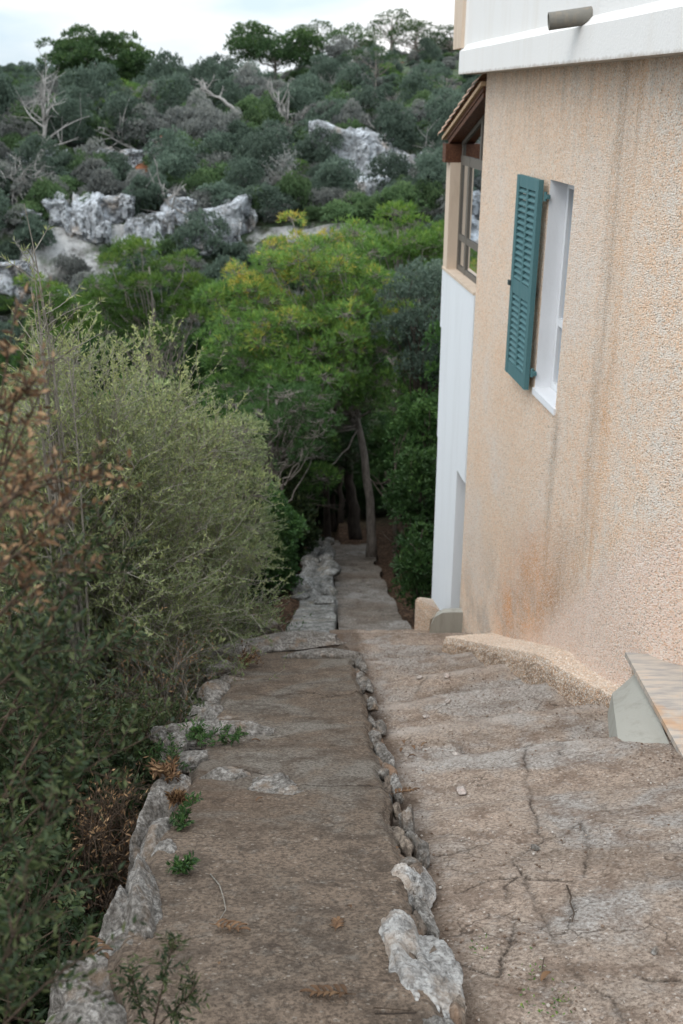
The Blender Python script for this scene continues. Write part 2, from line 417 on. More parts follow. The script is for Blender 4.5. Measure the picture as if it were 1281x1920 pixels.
# pebble-dash render
def stucco_mat(name, kind):
    m = NT(name)
    g1 = m.vor(125, 'SMOOTH_F1')
    g2 = m.vor(125, out='Color')
    wob = m.noise(170, 3, 0.6)
    gs = m.n('ShaderNodeSeparateColor'); m.l(g2, gs.inputs[0])
    big = m.noise(0.9, 5, 0.6, dist=0.5)
    mid = m.noise(5.0, 6, 0.65)
    x, y, z = m.sep()
    if kind == 'wall':
        c = m.ramp(big, [(0.32, (0.82, 0.555, 0.37)), (0.50, (0.81, 0.60, 0.44)), (0.66, (0.77, 0.64, 0.54))])
        # grey-white bleaching, stronger to the near end
        pale = m.math('MULTIPLY', m.ramp(mid, [(0.40, 0.0), (0.60, 1.0)]), m.ramp(y, [(0.0, 1.0), (1.0, 0.15)]))
        yy = m.n('ShaderNodeMapRange'); m.l(y, yy.inputs['Value']); yy.inputs['From Min'].default_value = 5.5; yy.inputs['From Max'].default_value = 8.5
        yy.inputs['To Min'].default_value = 0.75; yy.inputs['To Max'].default_value = 0.12
        pale = m.math('MULTIPLY', m.ramp(m.noise(7, 6, 0.7), [(0.42, 0.0), (0.60, 1.0)]), yy.outputs[0])
        c = m.mix(pale, c, (0.74, 0.70, 0.64))
        def band(v, c0, w):           # 1 at v == c0, 0 at |v-c0| > w
            return m.math('SUBTRACT', 1.0, m.math('DIVIDE', m.math('ABSOLUTE', m.math('SUBTRACT', v, c0)), w), True)
        wig = m.math('MULTIPLY', m.math('SUBTRACT', m.noise(2.0, 4, 0.6), 0.5), 0.30)
        yw = m.math('ADD', y, wig)
        streaky = m.noise(1.0, 5, 0.7, m.mapv((9, 9, 1.3)))
        sm = m.ramp(streaky, [(0.35, 0.25), (0.62, 1.0)])
        # two run-off streaks: one under the balcony spout, one at the window jamb
        s1 = m.math('MULTIPLY', band(yw, 6.62, 0.20), sm)
        c = m.mix(m.math('MULTIPLY', s1, 0.75), c, (0.36, 0.235, 0.145))
        s1b = m.math('MULTIPLY', band(yw, 6.38, 0.12), sm)
        c = m.mix(m.math('MULTIPLY', s1b, 0.7), c, (0.60, 0.31, 0.12))
        s2 = m.math('MULTIPLY', m.math('MULTIPLY', band(yw, 7.42, 0.13), sm), m.ramp(m.math('MULTIPLY', z, -0.2), [(0.44, 0.0), (0.47, 1.0)]))
        c = m.mix(m.math('MULTIPLY', s2, 0.8), c, (0.27, 0.20, 0.14))
        # grey algae below the balcony
        top = m.n('ShaderNodeMapRange'); m.l(z, top.inputs['Value']); top.inputs['From Min'].default_value = -0.75; top.inputs['From Max'].default_value = 0.2
        g = m.math('MULTIPLY', m.math('MULTIPLY', top.outputs[0], m.ramp(streaky, [(0.42, 0.0), (0.66, 1.0)])), 0.5)
        c = m.mix(g, c, (0.25, 0.225, 0.19))
        # rust patch and damp grey foot
        hh = m.math('ADD', z, m.math('MULTIPLY', m.math('SUBTRACT', y, 7.0), 0.5))   # height above the falling foot line (-4.05 at y=7)
        r1 = m.math('MULTIPLY', band(m.math('ADD', y, m.math('MULTIPLY', wig, 1.3)), 7.75, 1.45), band(hh, -3.85, 1.15))
        r1 = m.math('MULTIPLY', m.ramp(r1, [(0.10, 0.0), (0.55, 1.0)]), m.ramp(m.noise(3, 5, 0.6), [(0.30, 0.25), (0.62, 1.0)]))
        c = m.mix(m.math('MULTIPLY', r1, 1.0, True), c, (0.68, 0.29, 0.09))
        d1 = m.math('MULTIPLY', band(yw, 7.05, 0.42), m.ramp(hh, [(0.0, 1.0), (1.0, 1.0)]))
        dd = m.n('ShaderNodeMapRange'); m.l(hh, dd.inputs['Value']); dd.inputs['From Min'].default_value = -2.9; dd.inputs['From Max'].default_value = -4.0
        d1 = m.math('MULTIPLY', d1, dd.outputs[0])
        c = m.mix(m.math('MULTIPLY', d1, 0.85), c, (0.235, 0.165, 0.115))
        d2 = m.math('MULTIPLY', m.ramp(m.noise(2.3, 5, 0.65, m.mapv(loc=(3, 1, 5))), [(0.45, 0.0), (0.6, 1.0)]), dd.outputs[0])
        c = m.mix(m.math('MULTIPLY', d2, 0.6), c, (0.33, 0.29, 0.26))
        # pink repair by the doorstep
        pk = m.n('ShaderNodeMapRange'); m.l(m.math('ADD', m.math('ADD', z, m.math('MULTIPLY', y, 0.9)), m.math('MULTIPLY', m.noise(4, 4, 0.6), 0.5)), pk.inputs['Value'])
        pk.inputs['From Min'].default_value = 2.95; pk.inputs['From Max'].default_value = 2.6
        c = m.mix(m.math('MULTIPLY', pk.outputs[0], 0.85), c, (0.82, 0.63, 0.53))
    else:
        c = m.ramp(big, [(0.35, (0.52, 0.39, 0.29)), (0.62, (0.62, 0.49, 0.38))])
        c = m.mix(m.math('MULTIPLY', m.attr('dirt'), m.ramp(mid, [(0.36, 1.0), (0.62, 0.45)])), c, (0.235, 0.155, 0.10))
    # single stones of the dash
    c = m.mix(m.ramp(gs.outputs[0], [(0.45, 0.0), (0.85, 0.7)]), c, (0.86, 0.80, 0.72))
    c = m.mix(m.ramp(gs.outputs[1], [(0.70, 0.0), (0.95, 0.7)]), c, (0.68, 0.40, 0.22))
    c = m.mix(m.ramp(gs.outputs[2], [(0.86, 0.0), (0.97, 0.7)]), c, (0.28, 0.225, 0.17))
    h = m.math('ADD', m.ramp(g1, [(0.05, 1.0), (0.75, 0.0)]), m.math('MULTIPLY', wob, 0.35))
    h = m.math('ADD', h, m.math('MULTIPLY', m.noise(30, 3, 0.6), 0.35))
    return m.done(c, 0.9, m.bump(h, 0.009, 0.9), 0.2)
M['stucco'] = stucco_mat('pebble_dash', 'wall')
M['curb'] = stucco_mat('pebble_dash_curb', 'curb')

def paint_mat(name, col, dirt=(0.45, 0.40, 0.34), amt=0.25, scale=4, zdirt=None):
    m = NT(name)
    n = m.noise(scale, 7, 0.68, m.mapv((1.4, 1.4, 0.22)))
    f = m.noise(60, 4, 0.6)
    c = m.mix(m.math('MULTIPLY', m.ramp(n, [(0.5, 0.0), (0.75, 1.0)]), amt), col, dirt)
    if zdirt:
        z = m.sep()[2]
        mr = m.n('ShaderNodeMapRange'); m.l(m.math('ADD', z, m.math('MULTIPLY', m.noise(18, 5, 0.7), zdirt[2])), mr.inputs['Value'])
        mr.inputs['From Min'].default_value = zdirt[1]; mr.inputs['From Max'].default_value = zdirt[0]
        c = m.mix(m.math('MULTIPLY', mr.outputs[0], 0.9), c, (0.22, 0.15, 0.085))
    return m.done(c, 0.75, m.bump(m.math('ADD', f, m.math('MULTIPLY', n, 1.5)), 0.004, 0.6), 0.25)
M['white_balcony'] = paint_mat('white_balcony_paint', (0.76, 0.745, 0.72), (0.62, 0.56, 0.48), 0.35, 2.5, (0.208, 0.250, 0.06))
M['white_wall'] = paint_mat('white_wall_paint', (0.72, 0.74, 0.76), (0.55, 0.56, 0.56), 0.35, 2.0)
M['beige_paint'] = paint_mat('beige_paint', (0.62, 0.50, 0.39), (0.40, 0.29, 0.2), 0.6, 6)
M['white_frame'] = paint_mat('white_frame_paint', (0.74, 0.75, 0.77), (0.5, 0.5, 0.5), 0.15, 5)
M['teal'] = paint_mat('teal_shutter_paint', (0.075, 0.165, 0.175), (0.12, 0.20, 0.205), 0.6, 8)
M['cement'] = paint_mat('cement_skim', (0.335, 0.325, 0.285), (0.22, 0.205, 0.17), 0.7, 7)
M['pipe'] = paint_mat('grey_pipe_plastic', (0.20, 0.19, 0.165), (0.38, 0.28, 0.18), 0.5, 15)
M['dark_hollow'] = paint_mat('pipe_inside', (0.03, 0.035, 0.045))
M['metal_frame'] = paint_mat('window_frame_metal', (0.14, 0.125, 0.105), (0.22, 0.2, 0.17), 0.4, 8)
M['curtain'] = paint_mat('curtain_cloth', (0.70, 0.73, 0.68), (0.5, 0.53, 0.5), 0.5, 20)
M['door'] = paint_mat('grey_door', (0.30, 0.33, 0.37), (0.2, 0.22, 0.24), 0.2, 5)
M['iron'] = paint_mat('iron', (0.04, 0.06, 0.06))
def wood_mat(name, c1, c2):
    m = NT(name)
    n = m.noise(20, 5, 0.6, m.mapv((3, 0.4, 3)))
    return m.done(m.ramp(n, [(0.35, c1), (0.65, c2)]), 0.6, m.bump(n, 0.004))
M['wood'] = wood_mat('brown_timber', (0.055, 0.020, 0.010), (0.135, 0.055, 0.026))
M['tile_clay'] = wood_mat('clay_roof_tile', (0.33, 0.17, 0.10), (0.55, 0.38, 0.27))
M['tile_edge'] = paint_mat('mortar_verge', (0.55, 0.40, 0.26), (0.35, 0.2, 0.11), 0.6, 14)
def glass_mat():
    m = NT('window_glass')
    tr = m.n('ShaderNodeBsdfTransparent'); tr.inputs['Color'].default_value = (0.86, 0.92, 0.90, 1)
    gl_ = m.n('ShaderNodeBsdfGlossy'); gl_.inputs['Roughness'].default_value = 0.02; gl_.inputs['Color'].default_value = (0.9, 0.95, 1, 1)
    fr_ = m.n('ShaderNodeFresnel'); fr_.inputs['IOR'].default_value = 1.6
    mx = m.n('ShaderNodeMixShader')
    m.l(fr_.outputs[0], mx.inputs[0]); m.l(tr.outputs[0], mx.inputs[1]); m.l(gl_.outputs[0], mx.inputs[2]); m.l(mx.outputs[0], m.out.inputs['Surface'])
    return m.m
M['glass'] = glass_mat()
def slab_mat():
    m = NT('doorstep_tile')
    n = m.noise(5, 5, 0.6, m.mapv((1.2, 9, 1), rot=(0, 0, 0.25)))
    st = m.noise(3.5, 4, 0.6)
    c = m.ramp(n, [(0.35, (0.30, 0.28, 0.26)), (0.55, (0.44, 0.38, 0.32)), (0.7, (0.52, 0.42, 0.33))])
    c = m.mix(m.ramp(st, [(0.5, 0.0), (0.66, 0.75)]), c, (0.48, 0.26, 0.12))
    return m.done(c, 0.6, m.bump(n, 0.002), 0.4)
M['slab'] = slab_mat()

# ------------------------------------------------------------------ terrain
def path_z(Y):
    return np.interp(Y, [-6, 0, 9.04, 12.1, 25, 34], [0.75, -1.72, -5.34, -7.05, -11.45, -13.6])
TOP = ([-0.40, -0.29, -0.24, -0.17, -0.08, 0.0, 0.1, 0.3], [-4.6, -4.0, -2.4, -1.0, 0.9, 2.7, 4.2, 4.8])
def hill_z(x, Y):
    u = x / np.maximum(Y, 1)
    top = np.interp(u, TOP[0], TOP[1])
    yw = Y + 3.0 * fbm(x * 0.07, Y * 0.02, 3.1, 3, 5) - 14 * smooth(0.02, 0.16, u) * smooth(47, 60, Y) * 0
    base = np.interp(yw, [34, 39.5, 41, 43.0, 44, 51, 52.2, 53.4, 57, 70, 82, 95, 112, 135, 170, 300, 420],
                     [-13.6, -8.6, -7.6, -5.0, -4.5, -3.75, -3.3, -2.45, -2.0, -1.1, -0.4, 0.2, 0.5, 0.2, -0.8, 3.6, 1.0])
    w = smooth(66, 108, Y) * (1 - smooth(135, 185, Y))
    z = base * (1 - w) + (base * 0.0 + top) * w
    z = z + 0.55 * fbm(x * 0.16, Y * 0.16, 0, 4, 11) * smooth(36, 44, Y)
    z = z + smooth(200, 300, Y) * 2.2 * (0.8 + fbm(x * 0.01, Y * 0.01, 0, 3, 2))
    return z
def ground_z(x, Y):
    x = np.asarray(x, float); Y = np.asarray(Y, float)
    xc = 0.5 - 0.02 * (Y - 12)
    pz = path_z(Y)
    left = -0.55 - 0.10 * np.clip(-(x + 0.9), 0, 12) + 0.25 * fbm(x * 0.8, Y * 0.8, 0, 3, 3)
    right = -0.12 + 0.22 * smooth(0.7, 2.2, x - xc) + 0.08 * np.clip(x - 3, 0, 10) + 0.10 * fbm(x * 1.5, Y * 1.5, 0, 4, 4)
    n = pz + np.where(x < xc - 0.3, left, right)
    w = smooth(26, 37, Y)
    n = n * (1 - w) + w * np.minimum(-10.5 + 0.0 * x, n)
    h = hill_z(x, Y)
    return np.where(Y > 36, h, np.where(Y > 30, n * (1 - smooth(30, 36, Y)) + h * smooth(30, 36, Y), n))
def ray_ground(px, py, y0=38.0, y1=108.0):
    a, b = ray(px, py)
    Y = np.arange(y0, y1, 0.15)
    g = ground_z(a * Y, Y)
    hit = np.nonzero(b * Y <= g)[0]
    Yh = Y[hit[0]] if len(hit) else 97.0
    return Vector((a * Yh, Yh, float(ground_z(a * Yh, Yh))))

ys = np.concatenate([np.linspace(-6, 34, 120)[:-1], np.linspace(34, 62, 150)[:-1], np.linspace(62, 150, 110)[:-1], np.linspace(150, 1600, 60)])
us = np.linspace(-1, 1, 170)
us = np.sign(us) * np.abs(us) ** 1.5
Yg, Ug = np.meshgrid(ys, us, indexing='ij')
Xg = Ug * (14 + np.maximum(Yg, 0) * 0.75)
Zg = ground_z(Xg, Yg)
# thin out straight under the stair so no face pokes through
under = (Xg > -0.9) & (Xg < 2.6) & (Yg < 12.5)
Zg = np.where(under, Zg - 0.35, Zg)
me = grid_mesh('ground', Xg, Yg, Zg)
m = NT('scrub_ground')
nn = m.noise(0.35, 7, 0.62)
n2 = m.noise(2.5, 6, 0.7)
c = m.ramp(nn, [(0.33, (0.060, 0.080, 0.045)), (0.5, (0.10, 0.145, 0.085)), (0.68, (0.15, 0.20, 0.13))])
c = m.mix(m.ramp(n2, [(0.4, 0.6), (0.6, 0.0)]), c, (0.055, 0.042, 0.030))
c = m.mix(m.ramp(m.noise(0.22, 5, 0.6, m.mapv(loc=(9, 4, 2))), [(0.64, 0.0), (0.70, 0.8)]), c, (0.26, 0.125, 0.065))
nz = m.n('ShaderNodeSeparateXYZ'); m.l(m.n('ShaderNodeNewGeometry').outputs['True Normal'], nz.inputs[0])
rk = m.ramp(m.math('ADD', nz.outputs[2], m.math('MULTIPLY', m.math('SUBTRACT', m.noise(0.8, 6, 0.65), 0.5), 0.8)), [(0.60, 1.0), (0.74, 0.0)])
yy = m.n('ShaderNodeMapRange'); m.l(m.sep()[1], yy.inputs['Value']); yy.inputs['From Min'].default_value = 36; yy.inputs['From Max'].default_value = 40
rk = m.math('MULTIPLY', rk, yy.outputs[0])
rk = m.math('MULTIPLY', rk, m.ramp(m.noise(0.30, 5, 0.65, m.mapv(loc=(3, 8, 1))), [(0.47, 0.0), (0.53, 1.0)]))
rcol = m.ramp(m.noise(1.3, 8, 0.7), [(0.36, (0.17, 0.165, 0.155)), (0.52, (0.50, 0.50, 0.49)), (0.68, (0.62, 0.61, 0.59))])
c = m.mix(rk, c, rcol)
# leaf litter close to the stair
lit = m.n('ShaderNodeMapRange'); m.l(m.sep()[1], lit.inputs['Value']); lit.inputs['From Min'].default_value = 34; lit.inputs['From Max'].default_value = 28
lc = m.ramp(m.vor(22, out='Color'), [(0.2, (0.040, 0.026, 0.018)), (0.6, (0.085, 0.05, 0.032)), (0.85, (0.16, 0.10, 0.065))])
c = m.mix(lit.outputs[0], c, lc)
gm = m.done(c, 0.95, m.bump(m.math('ADD', n2, m.noise(1.2, 8, 0.75)), 0.25, 0.8), 0.1)
g = link('ground', me, gm, None, True)
tag(g, kind='structure')

# ------------------------------------------------------------------ upper stair
EDGES = [2.3, 3.25, 4.12, 4.80, 5.55, 6.35, 7.20, 8.10, 9.04]
EDROP = [0.0, 0.0, 0.01, 0.13, 0.16, 0.17, 0.17, 0.16, 0.14]
def plane_s(Y): return -1.72 - 0.40 * Y
_py, _pz = [-1.0], [plane_s(-1.0)]
for k, (e, d) in enumerate(zip(EDGES, EDROP)):
    _py += [e, e + 0.03]
    _pz += [plane_s(e) + d * 0.5, plane_s(e + 0.03) - d * 0.5]
_py += [9.75, 9.80, 10.4, 10.45, 11.0, 11.05, 11.6, 11.65, 12.5]
_pz += [-5.52, -5.72, -5.85, -6.05, -6.2, -6.42, -6.58, -6.82, -7.3]
_fy = np.arange(-1, 12.5, 0.01); _fz = np.interp(_fy, _py, _pz)
_k = np.exp(-np.linspace(-2, 2, 5) ** 2); _k /= _k.sum()
_fz[4:-4] = np.convolve(_fz, _k, 'same')[4:-4]
def seg_dist(X, Y, poly):
    d = np.full(X.shape, 9.0)
    for (x0, y0), (x1, y1) in zip(poly[:-1], poly[1:]):
        dx, dy = x1 - x0, y1 - y0
        t = np.clip(((X - x0) * dx + (Y - y0) * dy) / (dx * dx + dy * dy + 1e-9), 0, 1)
        d = np.minimum(d, np.hypot(X - x0 - t * dx, Y - y0 - t * dy))
    return d
def on_plane(px, py, off, sl, cross=0.0):
    a, b = ray(px, py)
    Y = (off + cross * -0.35) / (b - sl - cross * a)
    return a * Y, Y
def stair_pt(px, py): return on_plane(px, py, -1.72, -0.40, 0.11)
def skew_y(x, Y):
    return Y - 0.07 * (x - 0.8) * (1 - smooth(7.4, 8.8, Y)) - 0.04 * fbm(x * 1.1, Y * 1.3, 0, 3, 21) - 0.02 * fbm(x * 9, Y * 2, 0, 3, 23)
def stair_z0(x, Y):
    return np.interp(skew_y(x, Y), _fy, _fz) + 0.11 * (x - 0.35) * (1 - smooth(7.6, 9.3, Y))
CRACKS_S = [[(980, 1415), (985, 1440), (990, 1490), (1003, 1530)], [(1003, 1530), (1020, 1570), (975, 1600), (960, 1608)], [(960, 1608), (1000, 1690), (1028, 1735), (1060, 1790), (1095, 1838)],
            [(860, 1672), (900, 1655), (945, 1650), (965, 1645)], [(965, 1645), (1020, 1648), (1068, 1655)], [(820, 1600), (870, 1590), (920, 1575)], [(1090, 1540), (1095, 1570), (1105, 1595), (1090, 1640)],
            [(1062, 1668), (1072, 1700), (1068, 1735)], [(870, 1410), (860, 1400), (845, 1392)], [(860, 1800), (905, 1820), (935, 1825), (955, 1770), (965, 1720)], [(1200, 1829), (1281, 1832)],
            [(1120, 1510), (1145, 1527), (1185, 1520)], [(1045, 1395), (1050, 1405), (1052, 1430)], [(965, 1645), (950, 1670), (945, 1685)], [(1020, 1570), (1060, 1560), (1090, 1540)],
            [(725, 1290), (760, 1285)], [(780, 1300), (800, 1280)], [(1100, 1850), (1150, 1870), (1170, 1918)]]
sy = np.concatenate([np.linspace(1.5, 5.0, 440)[:-1], np.linspace(5.0, 9.4, 250)[:-1], np.linspace(9.4, 12.2, 70)])
sx = np.linspace(0, 1, 260)
SYg, St = np.meshgrid(sy, sx, indexing='ij')
sl_ = 0.20 - 0.032 * SYg
sr_ = np.interp(SYg, [1, 5.2, 6, 9, 10.2, 12.2], [2.6, 2.6, 2.1, 1.7, 1.35, 1.05])
SXg = sl_ + (sr_ - sl_) * St
SZg = stair_z0(SXg, SYg)
SZg += 0.007 * fbm(SXg * 3, SYg * 3, 0, 4, 31) + 0.006 * fbm(SXg * 14, SYg * 14, 0, 4, 37, 0.6)
# spalled, broken patches
patch = smooth(0.08, 0.16, fbm(SXg * 2.2, SYg * 2.2, 0.7, 4, 51))
SZg -= 0.008 * patch
crack = np.zeros_like(SXg)
wx = 0.03 * fbm(SXg * 9, SYg * 9, 0, 5, 61, .65); wy = 0.03 * fbm(SXg * 9, SYg * 9, 4, 5, 67, .65)
for pl in CRACKS_S:
    pp = [stair_pt(*q) for q in pl]
    d = seg_dist(SXg + wx, SYg + wy, pp)
    crack = np.maximum(crack, (0.85 * np.clip(0.75 + 0.8 * fbm(SXg * 5, SYg * 5, 9, 3, 63), 0.15, 1)) * (1 - smooth(0.002, 0.009, d)))
    crack = np.maximum(crack, 0.16 * (1 - smooth(0.005, 0.03, d)))
SZg -= 0.012 * crack
dirt = 0.35 * smooth(0.1, 0.5, fbm(SXg * 1.7, SYg * 3.0, 2, 5, 71, 0.6))
# dirt just below every nosing and along the foot of the stone edge
sk = skew_y(SXg, SYg)
worn = np.zeros_like(SXg)
for e, dd in zip(EDGES[3:], EDROP[3:]):
    dirt = np.maximum(dirt, (1.0 if dd > 0.06 else 0.35) * smooth(e, e + 0.06, sk) * (1 - smooth(e + 0.08, e + 0.32, sk)) * (0.65 + 0.5 * fbm(SXg * 5, SYg * 5, 0, 4, 77)))
    worn = np.maximum(worn, 0.5 * smooth(e - 0.20, e - 0.05, sk) * (1 - smooth(e - 0.01, e + 0.03, sk)) * np.clip(0.6 + 0.9 * fbm(SXg * 4, SYg * 4, 0, 4, 177), 0, 1))
edge_d = SXg - (0.42 - 0.032 * SYg) + 0.05 * fbm(SXg * 6, SYg * 4, 0, 3, 79)
dirt = np.maximum(dirt, 0.85 * (1 - smooth(0.02, 0.16, edge_d)))
me = grid_mesh('stairway', SXg, SYg, SZg)
set_attr(me, 'crack', crack); set_attr(me, 'dirt', np.clip(dirt, 0, 1) * 0.8); set_attr(me, 'worn', worn)
o = link('stairway', me, M['stair'], None, True)
tag(o, kind='structure')
def stair_z(x, Y):
    return float(stair_z0(np.array([x]), np.array([Y]))[0])

# lower stair
ly = np.linspace(11.6, 27, 300); lt = np.linspace(0, 1, 50)
LY, LT = np.meshgrid(ly, lt, indexing='ij')
ll = -0.02 - 0.02 * (LY - 12.1); lr = 1.02 - 0.022 * (LY - 12.1) + 0.09 * fbm(LY * 0.9, LY * 0, 0, 3, 81)
LX = ll + (lr - ll) * LT
s_ = LY + 0.25 * fbm(LX * 1.2, LY * 0.5, 0, 2, 83)
ph = (s_ / 1.15) % 1.0
LZ = -7.05 - 0.344 * (LY - 12.1) + 0.10 * (ph - 0.5) * 1.0 + 0.02 * fbm(LX * 5, LY * 5, 0, 3, 85)
bend = smooth(0.90, 1.0, ph)
LZ -= 0.16 * bend * (ph - 0.5)
me = grid_mesh('lower_stairway', LX, LY, LZ)
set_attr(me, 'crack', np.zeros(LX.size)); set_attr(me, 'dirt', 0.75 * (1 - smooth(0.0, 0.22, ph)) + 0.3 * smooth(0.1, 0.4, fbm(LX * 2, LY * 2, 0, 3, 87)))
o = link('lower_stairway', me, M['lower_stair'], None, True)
tag(o, kind='structure')

# ------------------------------------------------------------------ rocks
_ico = {}
def ico(sub):
    if sub not in _ico:
        bm = bmesh.new(); bmesh.ops.create_icosphere(bm, subdivisions=sub, radius=1.0)
        v = np.array([q.co[:] for q in bm.verts]); f = np.array([[w.index for w in p.verts] for p in bm.faces])
        bm.free(); _ico[sub] = (v, f)
    return _ico[sub]
def rock(name, loc, dims, seed, mat, parent=None, sub=5, rz=0.0, tilt=(0, 0), cuts=9, rough=0.16, holes=(), boxy=0.0):
    v, f = ico(sub)
    rng = np.random.default_rng(seed)
    n = v.copy()
    rad = np.ones(len(v)) * 1.25
    for k in range(cuts):
        d = rand_dirs(rng, 1)[0]; h = rng.uniform(0.62, 0.95)
        dt = n @ d
        lim = np.where(dt > 0.05, h / np.maximum(dt, 0.05), 9)
        rad = np.minimum(rad, lim)
    if boxy > 0:
        nb_ = np.sign(v) * np.abs(v) ** (1 - boxy); nb_ /= np.max(np.abs(nb_), axis=1, keepdims=True) ** 0.6
        v = nb_ * (rad * 0.85)[:, None]
        fz = fbm(n[:, 0] * 4 + seed, n[:, 1] * 4, n[:, 2] * 1.2, 4, seed + 9, 0.6)
        v = v * (1 - 0.28 * (1 - smooth(0.0, 0.14, np.abs(fz))))[:, None]
    else:
        v = n * rad[:, None]
    q = v * 1.3 + seed * 3.7
    v = v + n * (rough * fbm(q[:, 0], q[:, 1], q[:, 2], 5, seed, 0.55))[:, None]
    q2 = v * 4.2 + seed
    v = v + n * (rough * 0.38 * -np.abs(fbm(q2[:, 0], q2[:, 1], q2[:, 2], 3, seed + 5, 0.6)))[:, None]
    for (hx, hy, hz, hr) in holes:
        hd = np.array([hx, hy, hz]); hd = hd / np.linalg.norm(hd)
        a = np.arccos(np.clip(n @ hd, -1, 1))
        v = v - n * (0.30 * (1 - smooth(hr * 0.4, hr, a)))[:, None]
    v = v * np.array(dims)
    Mx = np.array(Matrix.Rotation(rz, 3, 'Z') @ Matrix.Rotation(tilt[0], 3, 'X') @ Matrix.Rotation(tilt[1], 3, 'Y'))
    v = v @ Mx.T
    a = Acc()
    if parent is not None:
        a.add(v + np.array(loc) - np.array(parent.location), None, f)
        return a.build(name, mat, parent, True)
    a.add(v, None, f)
    o = a.build(name, mat, None, True)
    o.location = loc
    return o

# ------------------------------------------------------------------ low stone wall beside the stair (concrete top, rough stone edges)
lw = empty('low_wall', (-0.3, 2.5, -2.6), 'wide low stone wall with a worn brown concrete top, running down beside the upper stairs', 'wall')
PWY = np.concatenate([np.linspace(1.0, 5.0, 330)[:-1], np.linspace(5.0, 8.45, 170)])
prof_t = np.concatenate([np.linspace(-0.18, 0.0, 16)[:-1], np.linspace(0, 1, 120), np.linspace(1.0, 1.16, 16)[1:]])
PY, PT = np.meshgrid(PWY, prof_t, indexing='ij')
Lx = -0.70 - 0.031 * PY + 0.13 * (1 - smooth(1.9, 2.6, PY)) + 0.07 * fbm(PY * 1.6, PY * 0, 0, 4, 91)
Rx = 0.345 - 0.032 * PY + 0.035 * fbm(PY * 3.5, PY * 0, 5, 4, 93) + 0.02 * np.abs(fbm(PY * 11, PY * 0, 9, 3, 95))
tt = np.clip(PT, 0, 1)
PX = Lx + (Rx - Lx) * tt
PZ = -1.6 - 0.393 * PY + 0.018 * fbm(PX * 2, PY * 1.6, 0, 4, 97) + 0.0045 * fbm(PX * 16, PY * 16, 0, 4, 99, 0.6)
PZ -= 0.05 * (1 - smooth(0, 0.06, tt)) + 0.035 * smooth(0.955, 1.0, tt)
dl = np.clip(-PT / 0.18, 0, 1); dr = np.clip((PT - 1) / 0.16, 0, 1)
rn = fbm(PY * 6, PZ * 6 + dl * 5 + dr * 3, 2, 4, 101)
PX = PX - dl * (0.02 + 0.05 * rn) + dr * (0.02 + 0.05 * fbm(PY * 9, dr * 3, 6, 4, 103))
PZ = PZ - dl * 1.1 - dr * 0.34
CRACKS_W = [[(440, 1437), (480, 1445), (540, 1462)], [(540, 1470), (620, 1476), (690, 1474), (735, 1478)], [(470, 1302), (530, 1303), (590, 1300)], [(570, 1298), (620, 1308)],
            [(600, 1310), (660, 1302), (690, 1290)], [(430, 1370), (540, 1380)], [(700, 1898), (780, 1900)], [(650, 1475), (720, 1470)]]
crack = np.zeros_like(PX)
for pl in CRACKS_W:
    pp = [on_plane(*q, -1.6, -0.393) for q in pl]
    d = seg_dist(PX + 0.014 * fbm(PX * 9, PY * 9, 0, 3, 105), PY + 0.02 * fbm(PX * 9, PY * 9, 3, 3, 107), pp)
    crack = np.maximum(crack, 1 - smooth(0.003, 0.010, d))
PZ -= 0.008 * crack
stain = 0.55 * smooth(-0.05, 0.4, fbm(PX * 1.6, PY * 1.0, 1, 5, 109, 0.6)) * (0.3 + 0.7 * (1 - smooth(0.1, 0.6, tt)))
stain = np.maximum(stain, 0.7 * (dl + dr))
me = grid_mesh('concrete_top', PX - lw.location.x, PY - lw.location.y, PZ - lw.location.z)
set_attr(me, 'crack', crack); set_attr(me, 'dirt', np.clip(stain, 0, 1) * 0.7)
link('concrete_top', me, M['wall_top'], lw, True)
def wall_top_pt(px, py):
    x, Y = on_plane(px, py, -1.6, -0.393); return Vector((x, Y, -1.6 - 0.393 * Y))
# edge stones, (px, py, half sizes, lift, seed)
def estone(px, py, dims, seed, rz=0.0, dz=0.0, tilt=(-0.36, 0), holes=(), mat='rock', sub=5, cuts=6, rough=0.27):
    p = wall_top_pt(px, py) + Vector((0, 0, dz - (0.022 if px > 600 else 0.012)))
    return rock('edge_stone', p, dims, seed, M[mat], lw, sub, rz, tilt, cuts, rough, holes)
estone(788, 1800, (0.105, 0.29, 0.12), 14, 0.12, -0.05, rough=0.34, cuts=4, mat='rock_pale', holes=((0.6, 0.5, 0.8, 0.5), (-0.3, 0.1, 1, 0.3)), sub=6)
estone(825, 1925, (0.055, 0.12, 0.08), 12, 0.1, -0.07)
estone(775, 1635, (0.075, 0.15, 0.09), 13, -0.1, -0.05, mat='rock_pale', holes=((0.1, -0.5, 0.9, 0.4),), sub=6)
estone(800, 1690, (0.035, 0.10, 0.07), 14, 0.2, -0.08)
estone(780, 1565, (0.045, 0.10, 0.08), 15, 0.1, -0.07)
estone(762, 1520, (0.04, 0.09, 0.07), 16, 0.0, -0.05)
estone(745, 1460, (0.035, 0.12, 0.06), 17, 0.1, -0.045)
estone(722, 1400, (0.045, 0.14, 0.06), 18, 0.25, -0.045)
estone(703, 1372, (0.035, 0.09, 0.05), 19, -0.1, -0.03)
estone(712, 1345, (0.035, 0.12, 0.05), 20, 0.1, -0.06)
estone(697, 1310, (0.035, 0.14, 0.05), 21, 0.1, -0.04)
estone(688, 1272, (0.04, 0.16, 0.05), 22, 0.15, -0.04)
estone(678, 1240, (0.04, 0.16, 0.055), 23, 0.1, -0.03)
rs = np.random.default_rng(1234)
yy_ = 2.15
